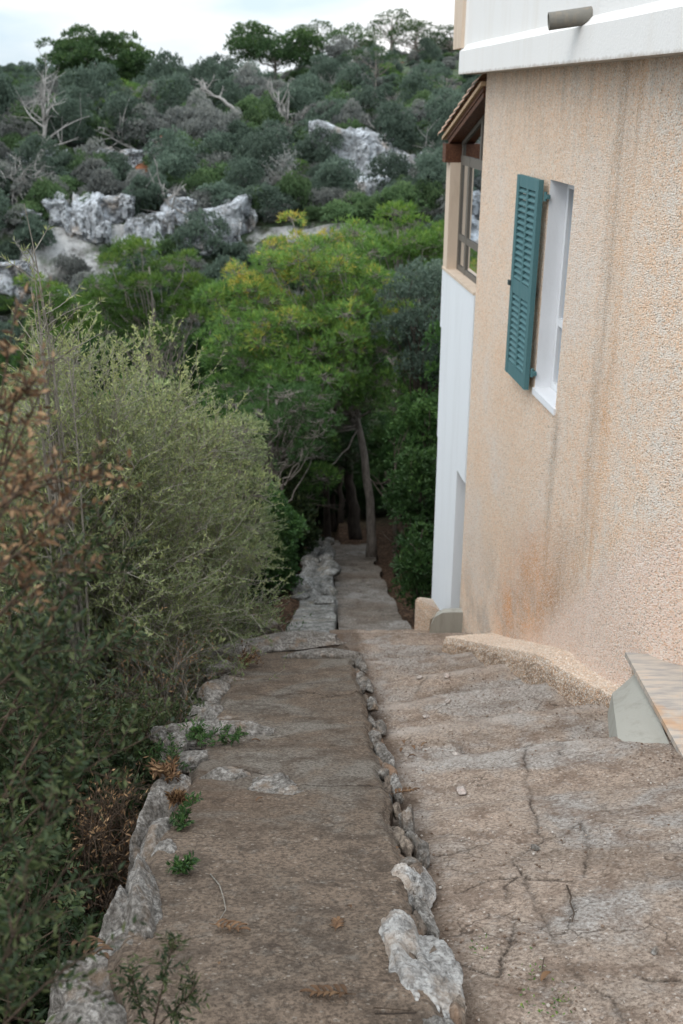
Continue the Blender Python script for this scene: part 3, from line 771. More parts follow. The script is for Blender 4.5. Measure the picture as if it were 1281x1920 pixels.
while yy_ < 8.2:
    xx_ = 0.345 - 0.032 * yy_ + 0.035 * float(fbm(np.array([yy_ * 3.5]), np.array([0.0]), 5, 4, 93)[0])
    L_ = rs.uniform(0.025, 0.10)
    wv = rs.uniform(0.016, 0.05)
    rock('edge_stone', (xx_ + rs.uniform(-0.01, 0.05), yy_, -1.6 - 0.393 * yy_ - rs.uniform(0.045, 0.15)), (wv, L_, rs.uniform(0.03, 0.06)), int(rs.integers(1000, 9000)), M[('rock', 'rock_dirty')[int(rs.random() < 0.65)]], lw, 4, rs.uniform(-0.5, 0.5), (-0.36, 0), rough=0.24)
    yy_ += L_ * rs.uniform(0.6, 2.3)
# left edge
estone(268, 1680, (0.11, 0.36, 0.22), 31, 0.28, -0.13, sub=6)
estone(215, 1730, (0.10, 0.22, 0.26), 53, 0.25, -0.25, sub=5)
estone(308, 1600, (0.07, 0.16, 0.12), 32, 0.1, -0.12)
estone(285, 1520, (0.11, 0.24, 0.20), 33, 0.1, -0.20)
estone(325, 1470, (0.10, 0.12, 0.09), 34, 0.4, -0.07)
estone(398, 1458, (0.16, 0.085, 0.06), 35, 0.35, -0.035)
estone(500, 1477, (0.17, 0.16, 0.06), 36, 0.2, -0.018, sub=6)
estone(405, 1372, (0.33, 0.11, 0.10), 37, -0.10, -0.04, sub=6)
estone(335, 1395, (0.10, 0.14, 0.14), 38, 0.2, -0.10)
estone(378, 1330, (0.16, 0.20, 0.14), 39, 0.3, -0.13)
estone(405, 1295, (0.15, 0.17, 0.12), 40, -0.2, -0.08)
estone(412, 1258, (0.14, 0.20, 0.12), 41, -0.2, -0.06)
estone(190, 1800, (0.16, 0.22, 0.22), 42, 0.2, -0.30)
estone(150, 1900, (0.14, 0.16, 0.16), 43, 0.2, -0.22)
# long slab at the lower end
estone(535, 1216, (0.62, 0.16, 0.075), 44, 0.05, 0.07, (-0.10, 0.02), sub=6)
estone(440, 1228, (0.22, 0.18, 0.12), 45, -0.1, -0.02)
estone(600, 1232, (0.30, 0.16, 0.08), 46, 0.1, -0.02)
o = rock('limestone_block', wall_top_pt(503, 1196) + Vector((0, 0.25, -0.03)), (0.15, 0.14, 0.10), 47, M['rock'])
tag(o, 'rounded grey brown rock poking up behind the long slab at the end of the wall', 'rock')

estone(455, 1345, (0.20, 0.10, 0.05), 48, 0.2, -0.03)
estone(360, 1420, (0.13, 0.10, 0.06), 49, 0.5, -0.04)
estone(300, 1560, (0.07, 0.13, 0.10), 50, 0.1, -0.08)
estone(250, 1760, (0.12, 0.15, 0.10), 51, 0.1, -0.13)
estone(430, 1275, (0.16, 0.12, 0.06), 52, 0.1, -0.03)
# lower low wall
lw2 = empty('low_wall', (-0.3, 16, -8), 'narrow rough stone wall along the left side of the lower shaded stairs', 'wall')
qy = np.linspace(11.2, 24.5, 260); qt = np.concatenate([[-0.25, -0.15, -0.05], np.linspace(0, 1, 30), [1.05, 1.15, 1.25]])
QY, QT = np.meshgrid(qy, qt, indexing='ij')
wl = np.interp(QY, [11, 16, 24.5], [-0.72, -0.72, -0.72]) + 0.08 * fbm(QY, QY * 0, 0, 3, 111)
wr = -0.06 - 0.02 * (QY - 12.1) + 0.07 * fbm(QY * 1.5, QY * 0, 4, 3, 113)
tt = np.clip(QT, 0, 1)
QX = wl + (wr - wl) * tt
bl = 0.20 * np.abs(fbm(QX * 3, QY * 2.2, 0, 4, 117, 0.6)) * smooth(14, 15.5, QY)
QZ = -7.05 - 0.344 * (QY - 12.1) + 0.24 + bl - np.clip(-QT, 0, 1) * 5 - np.clip(QT - 1, 0, 1) * 2.2
me = grid_mesh('rubble_top', QX - lw2.location.x, QY - lw2.location.y, QZ - lw2.location.z)
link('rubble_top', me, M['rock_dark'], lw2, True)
rng = np.random.default_rng(5)
for k in range(26):
    Yk = 14.3 + k * 0.40
    xk = (-0.66 if k % 2 else -0.16 - 0.02 * (Yk - 12.1)) + rng.normal(0, 0.04)
    zk = -7.05 - 0.344 * (Yk - 12.1) + 0.27
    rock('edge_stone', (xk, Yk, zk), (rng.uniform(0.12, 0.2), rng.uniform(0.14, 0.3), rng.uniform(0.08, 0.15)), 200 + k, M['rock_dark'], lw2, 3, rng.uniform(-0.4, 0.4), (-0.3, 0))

# ------------------------------------------------------------------ house
house = empty('house', (1.9, 8, -5), 'tan pebble dashed house with white balcony and white sunroom wing, right of the stairs', 'house')
HO = Vector(house.location)
def wx_(Y): return 2.38 - 0.0951 * Y
def hb(acc, name, mat, shade=False): return acc.build(name, mat, house, shade, off=HO)
# wall plan curve: far corner -> near, then rounding to the right
plan = [(wx_(10.4), 10.4), (wx_(6.6), 6.6), (1.765, 6.3), (1.80, 6.0), (1.85, 5.75), (1.92, 5.55), (2.02, 5.42), (2.15, 5.35), (2.6, 5.27), (3.4, 5.2)]
def resample(pl, step):
    pl = np.array(pl); seg = np.hypot(*np.diff(pl, axis=0).T); s = np.concatenate([[0], np.cumsum(seg)])
    t = np.arange(0, s[-1], step)
    return np.stack([np.interp(t, s, pl[:, 0]), np.interp(t, s, pl[:, 1])], 1)
WIN = dict(y0=7.48, y1=8.07, z0=-2.25, z1=-0.594)
Z0, Z1 = -6.6, 0.25
def wall_grid():
    pts = [(wx_(y), y) for y in np.concatenate([np.linspace(10.4, WIN['y1'], 60), np.linspace(WIN['y1'], WIN['y0'], 20)[1:], np.linspace(WIN['y0'], 6.62, 30)[1:]])]
    rest = resample(plan[1:], 0.03)
    pts += [tuple(p) for p in rest]
    pts = np.array(pts)
    k = np.exp(-np.linspace(-2, 2, 13) ** 2); k /= k.sum()
    i0 = 115
    sm = pts.copy()
    sm[i0:-8] = np.stack([np.convolve(pts[:, 0], k, 'same'), np.convolve(pts[:, 1], k, 'same')], 1)[i0:-8]
    zs = np.concatenate([np.linspace(Z0, WIN['z0'], 90), np.linspace(WIN['z0'], WIN['z1'], 30)[1:], np.linspace(WIN['z1'], Z1, 20)[1:]])
    return sm, zs
wp, wz = wall_grid()
A_, B_ = np.meshgrid(np.arange(len(wp)), wz, indexing='ij')
WX = wp[A_, 0]; WY = wp[A_, 1]; WZ = B_
amp = smooth(0, 8, A_.astype(float))
WXd = WX + amp * (0.012 * fbm(WY * 1.2, WZ * 1.0, 0, 3, 121)) * np.where((np.abs(WY - 7.8) < 0.5) & (WZ > -2.5) & (WZ < -0.4), 0.0, 1.0)
V = np.stack([WXd, WY, WZ], -1).reshape(-1, 3)
n_, m_ = WX.shape
idx = np.arange(n_ * m_).reshape(n_, m_)
q = np.stack([idx[:-1, :-1], idx[:-1, 1:], idx[1:, 1:], idx[1:, :-1]], -1)
cy = (WY[:-1, :-1] + WY[1:, :-1]) / 2; cz = (WZ[:-1, :-1] + WZ[:-1, 1:]) / 2
hole = (cy > WIN['y0']) & (cy < WIN['y1']) & (cz > WIN['z0']) & (cz < WIN['z1'])
a = Acc(); a.add(V, q[~hole].reshape(-1, 4))
# far return of the wall and thin side strip at the corner
c0 = Vector((wx_(10.4), 10.4, 0))
a.add([(c0.x, 10.4, Z0), (c0.x, 10.4, Z1), (c0.x + 0.06, 10.4, Z1), (c0.x + 0.06, 10.4, Z0)], [(0, 1, 2, 3)])
hb(a, 'pebble_dash_wall', M['stucco'], False)

def wpt(Y, depth, z):       # point at wall station Y, depth into the house
    return (wx_(Y) + depth, Y + depth * 0.0951, z)
# window: white reveal, frame, sill
def rect_tunnel(acc, y0, y1, z0, z1, d0, d1):
    v = [wpt(y, d, z) for d in (d0, d1) for (y, z) in ((y0, z0), (y1, z0), (y1, z1), (y0, z1))]
    acc.add(v, [(0, 4, 5, 1), (1, 5, 6, 2), (2, 6, 7, 3), (3, 7, 4, 0)])
win = Acc(); rect_tunnel(win, WIN['y0'], WIN['y1'], WIN['z0'], WIN['z1'], 0.0, 0.30)
hb(win, 'window_reveal', M['white_frame'])
def wbox(acc, y0, y1, z0, z1, d0, d1):
    bot = [wpt(y0, d0, z0), wpt(y1, d0, z0), wpt(y1, d1, z0), wpt(y0, d1, z0)]
    top = [wpt(y0, d0, z1), wpt(y1, d0, z1), wpt(y1, d1, z1), wpt(y0, d1, z1)]
    prism(acc, bot, top)
fr = Acc()
y0, y1, z0, z1 = WIN['y0'] + 0.003, WIN['y1'] - 0.003, WIN['z0'] + 0.003, WIN['z1'] - 0.003
wbox(fr, y1 - 0.05, y1, z0, z1, 0.135, 0.19); wbox(fr, y0, y0 + 0.05, z0, z1, 0.135, 0.19)
wbox(fr, y0 + 0.05, y1 - 0.05, z0, z0 + 0.06, 0.137, 0.188); wbox(fr, y0 + 0.05, y1 - 0.05, z1 - 0.06, z1, 0.137, 0.188)
wbox(fr, y0 + 0.05, y1 - 0.05, -1.72, -1.66, 0.139, 0.186)
wf = hb(fr, 'window_frame', M['white_frame'])
gl = Acc(); wbox(gl, y0 + 0.05, y1 - 0.05, z0 + 0.06, -1.72, 0.16, 0.165); wbox(gl, y0 + 0.05, y1 - 0.05, -1.66, z1 - 0.06, 0.16, 0.165)
g_ = gl.build('pane', M['glass'], wf, False, off=HO)
cu = Acc(); wbox(cu, y0, y1, z0, z1, 0.27, 0.28); hb(cu, 'window_blind', M['curtain'])
si = Acc(); wbox(si, WIN['y0'] - 0.02, WIN['y1'] + 0.01, WIN['z0'] - 0.05, WIN['z0'] + 0.004, -0.018, 0.13); hb(si, 'window_sill', M['white_frame'])
# hinge pins on the jamb
for zz in (-0.72, -2.12):
    h = Acc(); tube(h, [wpt(8.075, -0.03, zz - 0.035), wpt(8.075, -0.03, zz + 0.035)], 0.014, 8)
    wbox(h, 8.03, 8.09, zz - 0.015, zz + 0.015, -0.03, -0.003); hb(h, 'hinge', M['teal'])

# shutter: folded back on the wall, Y 8.07..8.72, louvres
def make_shutter(parent):
    S0, S1 = 8.09, 8.74; ZB, ZT = -2.27, -0.60
    D0, D1 = -0.085, -0.045
    f = Acc()
    st = 0.075
    midz = -1.50; midy = (S0 + S1) / 2
    wbox(f, S0, S0 + st, ZB, ZT, D0, D1); wbox(f, S1 - st, S1, ZB, ZT, D0, D1)
    wbox(f, S0 + st, S1 - st, ZT - 0.09, ZT, D0 + .003, D1 - .003); wbox(f, S0 + st, S1 - st, ZB, ZB + 0.11, D0 + .003, D1 - .003)
    wbox(f, S0 + st, S1 - st, midz - 0.06, midz + 0.06, D0 + .003, D1 - .003)
    wbox(f, midy - 0.022, midy + 0.022, ZB + 0.11, midz - 0.06, D0 + .004, D1 - .004)
    wbox(f, midy - 0.022, midy + 0.022, midz + 0.06, ZT - 0.09, D0 + .004, D1 - .004)
    # latch on the free stile
    sh = hb(f, 'shutter', M['teal'])
    sh['label'] = 'dark teal louvred shutter folded back against the wall'
    la = Acc(); wbox(la, S1 - 0.03, S1 + 0.02, midz - 0.01, midz + 0.03, D0 - 0.02, D0 - 0.001); la.build('latch', M['iron'], sh, False, off=HO)
    for (za, zb) in ((ZB + 0.11, midz - 0.06), (midz + 0.06, ZT - 0.09)):
        for (ya, yb) in ((S0 + st + 0.001, midy - 0.023), (midy + 0.023, S1 - st - 0.001)):
            s = Acc(); n = int((zb - za) / 0.048)
            for k in range(n):
                z = za + (k + 0.5) * (zb - za) / n
                bot = [wpt(ya, D0 + 0.004, z - 0.017), wpt(yb, D0 + 0.004, z - 0.017), wpt(yb, D1 - 0.004, z + 0.011), wpt(ya, D1 - 0.004, z + 0.011)]
                top = [(p[0], p[1], p[2] + 0.009) for p in bot]
                prism(s, bot, top)
            s.build('louvres', M['teal'], sh, False, off=HO)
make_shutter(house)

# balcony
def bx(Y): return 2.15 - 0.093 * Y
def bpt(Y, d, z): return (bx(Y) + d, Y + d * 0.093, z)
b = Acc()
YF, YN = 10.72, 1.5
sec = [(0.0, 0.197), (0.0, 0.40), (0.028, 0.425), (0.055, 0.46), (0.06, 1.25), (0.22, 1.25), (0.22, 0.62), (1.6, 0.55), (1.6, 0.199), (0.02, 0.199)]
ysb = np.linspace(YF, YN, 60)
Vb = []
for Yb in ysb:
    for k, (d, z) in enumerate(sec):
        w = 0.006 * float(fbm(np.array([Yb * 1.3]), np.array([k * 0.7]), 0, 3, 131)[0]) if k in (1, 2, 3) else 0
        # the parapet starts a little in from the slab end
        Vb.append(bpt(Yb if not (Yb == YF and 3 <= k <= 6) else YF - 0.10, d + w, z + w))
Vb = np.array(Vb); ns = len(sec)
i = np.arange(len(ysb) * ns).reshape(len(ysb), ns)
qb = np.stack([i[:-1], np.roll(i[:-1], -1, 1), np.roll(i[1:], -1, 1), i[1:]], -1).reshape(-1, 4)
tb = [(0, k, k + 1) for k in range(1, ns - 1)]
b.add(Vb, qb, tb)
hb(b, 'balcony', M['white_balcony'], False)
# post of the terrace at the far end
pst = Acc(); prism(pst, [bpt(10.66, -0.02 + 0.02, 0.43), bpt(11.05, 0.0, 0.43), bpt(11.05, 0.3, 0.43), bpt(10.66, 0.3, 0.43)],
      [bpt(10.66, 0.0, 2.4), bpt(11.05, 0.0, 2.4), bpt(11.05, 0.3, 2.4), bpt(10.66, 0.3, 2.4)])
pst2 = Acc(); prism(pst2, [bpt(10.62, 0.001, 0.2), bpt(11.08, 0.001, 0.2), bpt(11.08, 0.5, 0.2), bpt(10.62, 0.5, 0.2)],
      [bpt(10.62, 0.001, 0.43), bpt(11.08, 0.001, 0.43), bpt(11.08, 0.5, 0.43), bpt(10.62, 0.5, 0.43)])
hb(pst, 'terrace_post', M['beige_paint'])
# spout
sp = Acc()
pb = Vector(bpt(6.95, 0.07, 0.468)); pe = pb + Vector((-0.27, 0.02, -0.035))
ang = np.arange(20) * 2 * np.pi / 20
ax = (pe - pb).normalized(); u = ax.cross(Vector((0, 0, 1))).normalized(); w = ax.cross(u)
rings = []
for (c, r_) in ((pb, 0.052), (pe, 0.052), (pe, 0.044), (pb, 0.044)):
    rings.append([tuple(c + (u * math.cos(t) + w * math.sin(t)) * r_) for t in ang])
Vp = np.array(rings).reshape(-1, 3); i = np.arange(80).reshape(4, 20)
qp = np.concatenate([np.stack([i[k], np.roll(i[k], -1), np.roll(i[k + 1], -1), i[k + 1]], -1) for k in range(3)])
sp.add(Vp, qp)
hb(sp, 'drain_spout', M['pipe'], True)

# ---- white wing beyond the corner (Y 10.46..)
YE = 12.15
ww = Acc()
# door opening Y 10.46..10.88, z < -4.02
zs_, DY, DZ = -1.92, 10.90, -4.02      # sill level
def wface(acc, y0, y1, z0, z1, d0=0.0, d1=0.3): wbox(acc, y0, y1, z0, z1, d0, d1)
wface(ww, 10.463, YE, DZ, zs_)                    # between door head and sill
wface(ww, DY, YE - 0.03, -7.2, DZ, 0.004, 0.3)      # right of the door, down to the ground
wing = hb(ww, 'white_wall', M['white_wall'])
# small outward step of the upper part at the far edge
stp = Acc(); wface(stp, YE, YE + 0.06, -2.62, zs_, -0.004, 0.28); hb(stp, 'wall_return', M['white_wall'])
# far gable side of the wing (faces away) and upper pillar
pil = Acc(); wface(pil, YE - 0.17, YE + 0.05, zs_ + 0.03, -0.70, 0.0, 0.26); hb(pil, 'corner_pillar', M['beige_paint'])
sl2 = Acc(); wface(sl2, 10.463, YE + 0.055, zs_, zs_ + 0.03, -0.01, 0.34); hb(sl2, 'sunroom_sill', M['beige_paint'])
# door leaf, recessed
dr_ = Acc(); wface(dr_, 10.2, 10.87, -6.6, DZ - 0.003, 0.34, 0.38); hb(dr_, 'door', M['door'])
dj = Acc(); wface(dj, 10.47, DY - 0.003, -6.62, -5.93, 0.001, 0.33); hb(dj, 'door_step', M['cement'])
# roof over the wing: falls away from the house
def roof_z(Y): return 0.10 - 0.30 * (Y - 10.4)
rf = Acc()
D_O = -0.05
bot = [wpt(10.42, D_O, roof_z(10.42) - 0.0), wpt(12.30, D_O, roof_z(12.30)), wpt(12.30, 3.0, roof_z(12.30)), wpt(10.42, 3.0, roof_z(10.42))]
prism(rf, bot, [(p[0], p[1], p[2] + 0.035) for p in bot])
roof = hb(rf, 'roof', M['tile_edge'])
tl = Acc()
ny = 34; ta = np.linspace(0, np.pi, 9)
for row in range(14):
    d = D_O + 0.06 + row * 0.2
    for k in range(9):
        ya, yb = 10.40 + k * 0.213, 10.40 + (k + 1) * 0.213 + 0.04
        lift = 0.022
        A1 = [wpt(ya, d + 0.085 * math.cos(t) * -1, roof_z(ya) + 0.05 + 0.05 * math.sin(t) + 0.004) for t in ta]
        B1 = [wpt(yb, d + 0.10 * math.cos(t) * -1, roof_z(yb) + 0.05 + 0.06 * math.sin(t) + lift) for t in ta]
        v = A1 + B1; n = 9
        tl.add(v, [(j, j + 1, n + j + 1, n + j) for j in range(n - 1)])
        v2 = B1 + [(p[0], p[1], p[2] - 0.018) for p in B1]
        tl.add(v2, [(j, j + 1, n + j + 1, n + j) for j in range(n - 1)])
tl.build('roof_tiles', M['tile_clay'], roof, True, off=HO)
# timber soffit boards and rafters/beam
wd = Acc()
bot = [wpt(10.44, D_O + 0.03, roof_z(10.44) - 0.045), wpt(12.14, D_O + 0.03, roof_z(12.14) - 0.045), wpt(12.14, 2.9, roof_z(12.14) - 0.045), wpt(10.44, 2.9, roof_z(10.44) - 0.045)]
prism(wd, bot, [(p[0], p[1], p[2] + 0.043) for p in bot])
hb(wd, 'soffit', M['wood'])
wb = Acc()
bot = [wpt(10.46, -0.01, roof_z(10.46) - 0.10), wpt(12.1, -0.01, roof_z(12.1) - 0.10), wpt(12.1, 0.14, roof_z(12.1) - 0.10), wpt(10.46, 0.14, roof_z(10.46) - 0.10)]
prism(wb, bot, [(p[0], p[1], p[2] + 0.053) for p in bot])
hb(wb, 'roof_beam', M['wood'])
eb = Acc(); wface(eb, YE - 0.165, YE + 0.02, -0.698, -0.50, -0.06, 1.5); hb(eb, 'timber_plate', M['wood'])
# sunroom glazing, set back 0.12
fz0, fz1 = zs_ + 0.031, -0.62
g0 = Acc(); D0, D1 = 0.118, 0.136
ya, yb = 10.47, YE - 0.172
for (p, qy_) in ((ya, ya + 0.05), (yb - 0.05, yb), (11.52, 11.60)):
    wface(g0, p, qy_, fz0, fz1, D0, D1)
for (za, zb) in ((fz0, fz0 + 0.06), (fz0 + 0.34, fz0 + 0.41), (fz1 - 0.10, fz1)):
    for (p, qy_) in ((ya + 0.05, 11.52), (11.60, yb - 0.05)):
        wface(g0, p, qy_, za, zb, D0 + 0.004, D1 - 0.003)
# sloping head with the fanlight above the transom
for (p, qy_) in ((11.0, 11.05), (11.9, 11.94)):
    bot = [wpt(p, D0, fz1), wpt(qy_, D0, fz1), wpt(qy_, D1, fz1), wpt(p, D1, fz1)]
    prism(g0, bot, [(b_[0], b_[1], roof_z(b_[1]) - 0.102) for b_ in bot])
bot = [wpt(ya, D0 + 0.002, roof_z(ya) - 0.15), wpt(yb, D0 + 0.002, roof_z(yb) - 0.15), wpt(yb, D1 - .002, roof_z(yb) - 0.15), wpt(ya, D1 - .002, roof_z(ya) - 0.15)]
prism(g0, bot, [(p[0], p[1], p[2] + 0.045) for p in bot])
sf = hb(g0, 'sunroom_window', M['metal_frame'])
gg = Acc()
bot = [wpt(ya + .01, 0.1365, fz0 + .01), wpt(yb - .01, 0.1365, fz0 + .01), wpt(yb - .01, 0.1395, fz0 + .01), wpt(ya + .01, 0.1395, fz0 + .01)]
prism(gg, bot, [(p[0], p[1], roof_z(p[1]) - 0.13) for p in bot])
gg.build('pane', M['glass'], sf, False, off=HO)
cc = Acc()
for (p, qy_) in ((10.5, 11.35), (11.68, 11.82)):
    tcount = 26
    ysn = np.linspace(p, qy_, tcount)
    v = []
    for kk, yv in enumerate(ysn):
        dd = 0.21 + 0.02 * math.sin(kk * 1.7)
        v.append(wpt(yv, dd, fz0)); v.append(wpt(yv, dd, roof_z(yv) - 0.3))
    cc.add(v, [(2 * k, 2 * k + 2, 2 * k + 3, 2 * k + 1) for k in range(tcount - 1)])
cc.build('curtain', M['curtain'], sf, True, off=HO)
# back walls of the sunroom so that the room is closed
bk = Acc(); wface(bk, 10.463, YE, -7.2, roof_z(YE) - 0.05, 3.0, 3.1)
bot = [wpt(YE + 0.0, 0.262, zs_), wpt(YE + 0.05, 0.262, zs_), wpt(YE + 0.05, 3.0, zs_), wpt(YE, 3.0, zs_)]
prism(bk, bot, [(p[0], p[1], -0.705) for p in bot])
bot = [wpt(YE - 0.03, 0.302, -7.2), wpt(YE + 0.03, 0.302, -7.2), wpt(YE + 0.03, 3.0, -7.2), wpt(YE - 0.03, 3.0, -7.2)]
prism(bk, bot, [(p[0], p[1], zs_ - 0.002) for p in bot])
hb(bk, 'back_wall', M['white_wall'])
fl = Acc(); wface(fl, 10.463, YE - 0.002, zs_ - 0.2, zs_ - 0.002, 0.31, 2.99); hb(fl, 'sunroom_floor', M['cement'])

# door step slab on the near right
ds = empty('doorstep', (2.3, 4.7, -3.6), 'pale striped tile doorstep against the wall, at the right edge above the stairs', 'doorstep')
DO = Vector(ds.location)
zt = -3.28
body = Acc(); ring = [(1.86, 4.0), (1.845, 5.45), (2.0, 5.46), (3.2, 5.3), (3.2, 3.95)]
ring = [(1.89, 4.15), (1.86, 5.50), (2.3, 5.42), (3.2, 5.3), (3.2, 4.1)]
prism(body, [(x, y, -3.9) for x, y in ring], [(x, y, zt - 0.035) for x, y in ring])
body.build('doorstep_body', M['curb'], ds, False, off=DO)
tt_ = Acc(); ring2 = [(1.845, 4.11), (1.815, 5.53), (2.3, 5.44), (3.2, 5.3), (3.2, 4.06)]
prism(tt_, [(x, y, zt - 0.034) for x, y in ring2], [(x, y, zt) for x, y in ring2])
tt_.build('tile', M['slab'], ds, False, off=DO)

# cement fillet between curb and doorstep
cf = Acc()
def grid_patch(acc, A, B, C, D, n=14, amp=0.004, seed=1):
    """bilinear patch A-B-C-D"""
    s = np.linspace(0, 1, n); S, T = np.meshgrid(s, s, indexing='ij')
    A, B, C, D = [np.array(p) for p in (A, B, C, D)]
    Pp = (1 - S)[..., None] * ((1 - T)[..., None] * A + T[..., None] * B) + S[..., None] * ((1 - T)[..., None] * D + T[..., None] * C)
    Pp[..., 2] += amp * fbm(Pp[..., 0] * 7, Pp[..., 1] * 7, seed, 3, 141)
    i = np.arange(n * n).reshape(n, n)
    acc.add(Pp.reshape(-1, 3), np.stack([i[:-1, :-1], i[:-1, 1:], i[1:, 1:], i[1:, :-1]], -1).reshape(-1, 4))
A1 = tuple(P(1148, 1300, 5.42)); B1 = tuple(P(1200, 1256, 5.42)); C1 = tuple(P(1272, 1438, 4.44)); D1_ = tuple(P(1166, 1443, 4.44))
grid_patch(cf, A1, B1, C1, D1_)
low = lambda p, d, dx=0: (p[0] + dx, p[1], p[2] - d)
A2 = low(A1, 0.55, -0.05); D2 = (P(1137, 1452, 4.44).x, 4.42, D1_[2] - 0.18)
grid_patch(cf, A2, A1, D1_, D2); grid_patch(cf, D2, D1_, C1, low(C1, 0.3)); grid_patch(cf, A1, A2, low(B1, 0.5), B1)
o = cf.build('cement_ramp', M['cement'], None, True)
tag(o, 'smooth pale grey cement wedge beside the doorstep at the edge of the stairs', 'cement wedge')

# curb
top_o = [(829, 1194), (850, 1197), (882, 1204), (943, 1214), (1004, 1228), (1065, 1257), (1105, 1281), (1146, 1303), (1180, 1322)]
bot_o = [(829, 1214), (850, 1219), (882, 1232), (931, 1257), (1004, 1290), (1045, 1310), (1090, 1328), (1134, 1345), (1168, 1362)]
bo = np.array([stair_pt(*p) for p in bot_o])
zt_o = []
for (p, (x, Y)) in zip(top_o, bo):
    zt_o.append(ray(*p)[1] * Y)
N = 220
tq = np.linspace(0, len(bo) - 1, N)
def interp_s(v): 
    v = np.interp(tq, np.arange(len(v)), v)
    k = np.ones(17) / 17
    return np.convolve(np.pad(v, 8, 'edge'), k, 'valid')
ox, oy, oz = interp_s(bo[:, 0]), interp_s(bo[:, 1]), interp_s(zt_o)
wall_x_at = lambda Y: np.interp(Y, wp[::-1, 1], wp[::-1, 0])
ix = wall_x_at(oy + 0.12) + 0.04
cs = 34
CX = np.zeros((N, cs)); CY = np.zeros((N, cs)); CZ = np.zeros((N, cs))
for k in range(cs):
    t = k / (cs - 1)
    if t < 0.45:
        s = t / 0.45
        CX[:, k] = ox - 0.015 * (1 - s); CY[:, k] = oy - 0.01; CZ[:, k] = oz - 0.40 + s * 0.39
        CX[:, k] += 0.02 * smooth(0.85, 1, s); CZ[:, k] += 0.0
    else:
        s = (t - 0.45) / 0.55
        CX[:, k] = ox + 0.02 + (ix - ox) * s; CY[:, k] = oy + 0.14 * s; CZ[:, k] = oz + 0.008 * smooth(0, 0.15, s) - 0.035 * s
CXn = CX + 0.006 * fbm(CY * 14, CZ * 14, 0, 4, 151) + 0.012 * fbm(CY * 38, CZ * 38, 2, 3, 155); CZn = CZ + 0.005 * fbm(CX * 14, CY * 14, 3, 4, 153) + 0.010 * fbm(CX * 40, CY * 40, 7, 3, 157)
a = Acc(); i = np.arange(N * cs).reshape(N, cs)
a.add(np.stack([CXn, CY, CZn], -1).reshape(-1, 3), np.stack([i[:-1, :-1], i[:-1, 1:], i[1:, 1:], i[1:, :-1]], -1).reshape(-1, 4))
# far end cap
e0 = np.stack([CXn[0], CY[0], CZn[0]], -1); e1 = e0.copy(); e1[:, 2] -= 0.6
a.add(np.concatenate([e0, e1]), [(k, k + 1, cs + k + 1, cs + k) for k in range(cs - 1)])
kd = np.tile((1 - smooth(0.42, 0.47, np.arange(cs) / (cs - 1))), N)
km = a.mesh('kerb'); set_attr(km, 'dirt', np.concatenate([kd, np.ones(2 * cs)])) 
o = link('kerb', km, M['curb'], None, False)
tag(o, 'curved pebble dashed kerb along the foot of the tan wall beside the stairs', 'kerb')

# low wall stub and rounded cement piece by the white wall
o_ = Acc()
tops = [P(779, 1123, 10.35), P(787, 1118, 11.15), P(812, 1121, 11.15), P(828, 1145, 10.45), P(806, 1158, 10.3)]
n = len(tops); cx = sum(p.x for p in tops) / n; cy = sum(p.y for p in tops) / n
r1 = [(p.x, p.y, p.z - 0.025) for p in tops]; r0 = [(x, y, z - 1.5) for x, y, z in r1]
r2 = [(p.x + (cx - p.x) * 0.12, p.y + (cy - p.y) * 0.05, p.z) for p in tops]
v = r0 + r1 + r2
q = [(k + i, k + (i + 1) % n, k + n + (i + 1) % n, k + n + i) for k in (0, n) for i in range(n)]
o_.add(v, q, [(2 * n, 2 * n + i, 2 * n + i + 1) for i in range(1, n - 1)])
o = o_.build('wall_stub', M['curb'], None, False)
tag(o, 'short stub of low beige wall at the foot of the white wall', 'wall')
o_ = Acc()
prof = [(800, 1225), (803, 1195), (808, 1172), (817, 1156), (830, 1149), (845, 1148), (868, 1148), (868, 1225)]
f0 = [P(px, py, 10.22) for px, py in prof]; f1 = [v + Vector((0.02, 0.10, 0.0)) for v in f0]
n = len(prof); vv = [tuple(p) for p in f0 + f1]
qq = [(i, (i + 1) % n, n + (i + 1) % n, n + i) for i in range(n)]
o_.add(vv, qq, [(0, i, i + 1) for i in range(1, n - 1)])
o = o_.build('cement_haunch', M['cement'], None, False)
tag(o, 'rounded grey cement haunch between the white wall and the far end of the kerb', 'cement haunch')

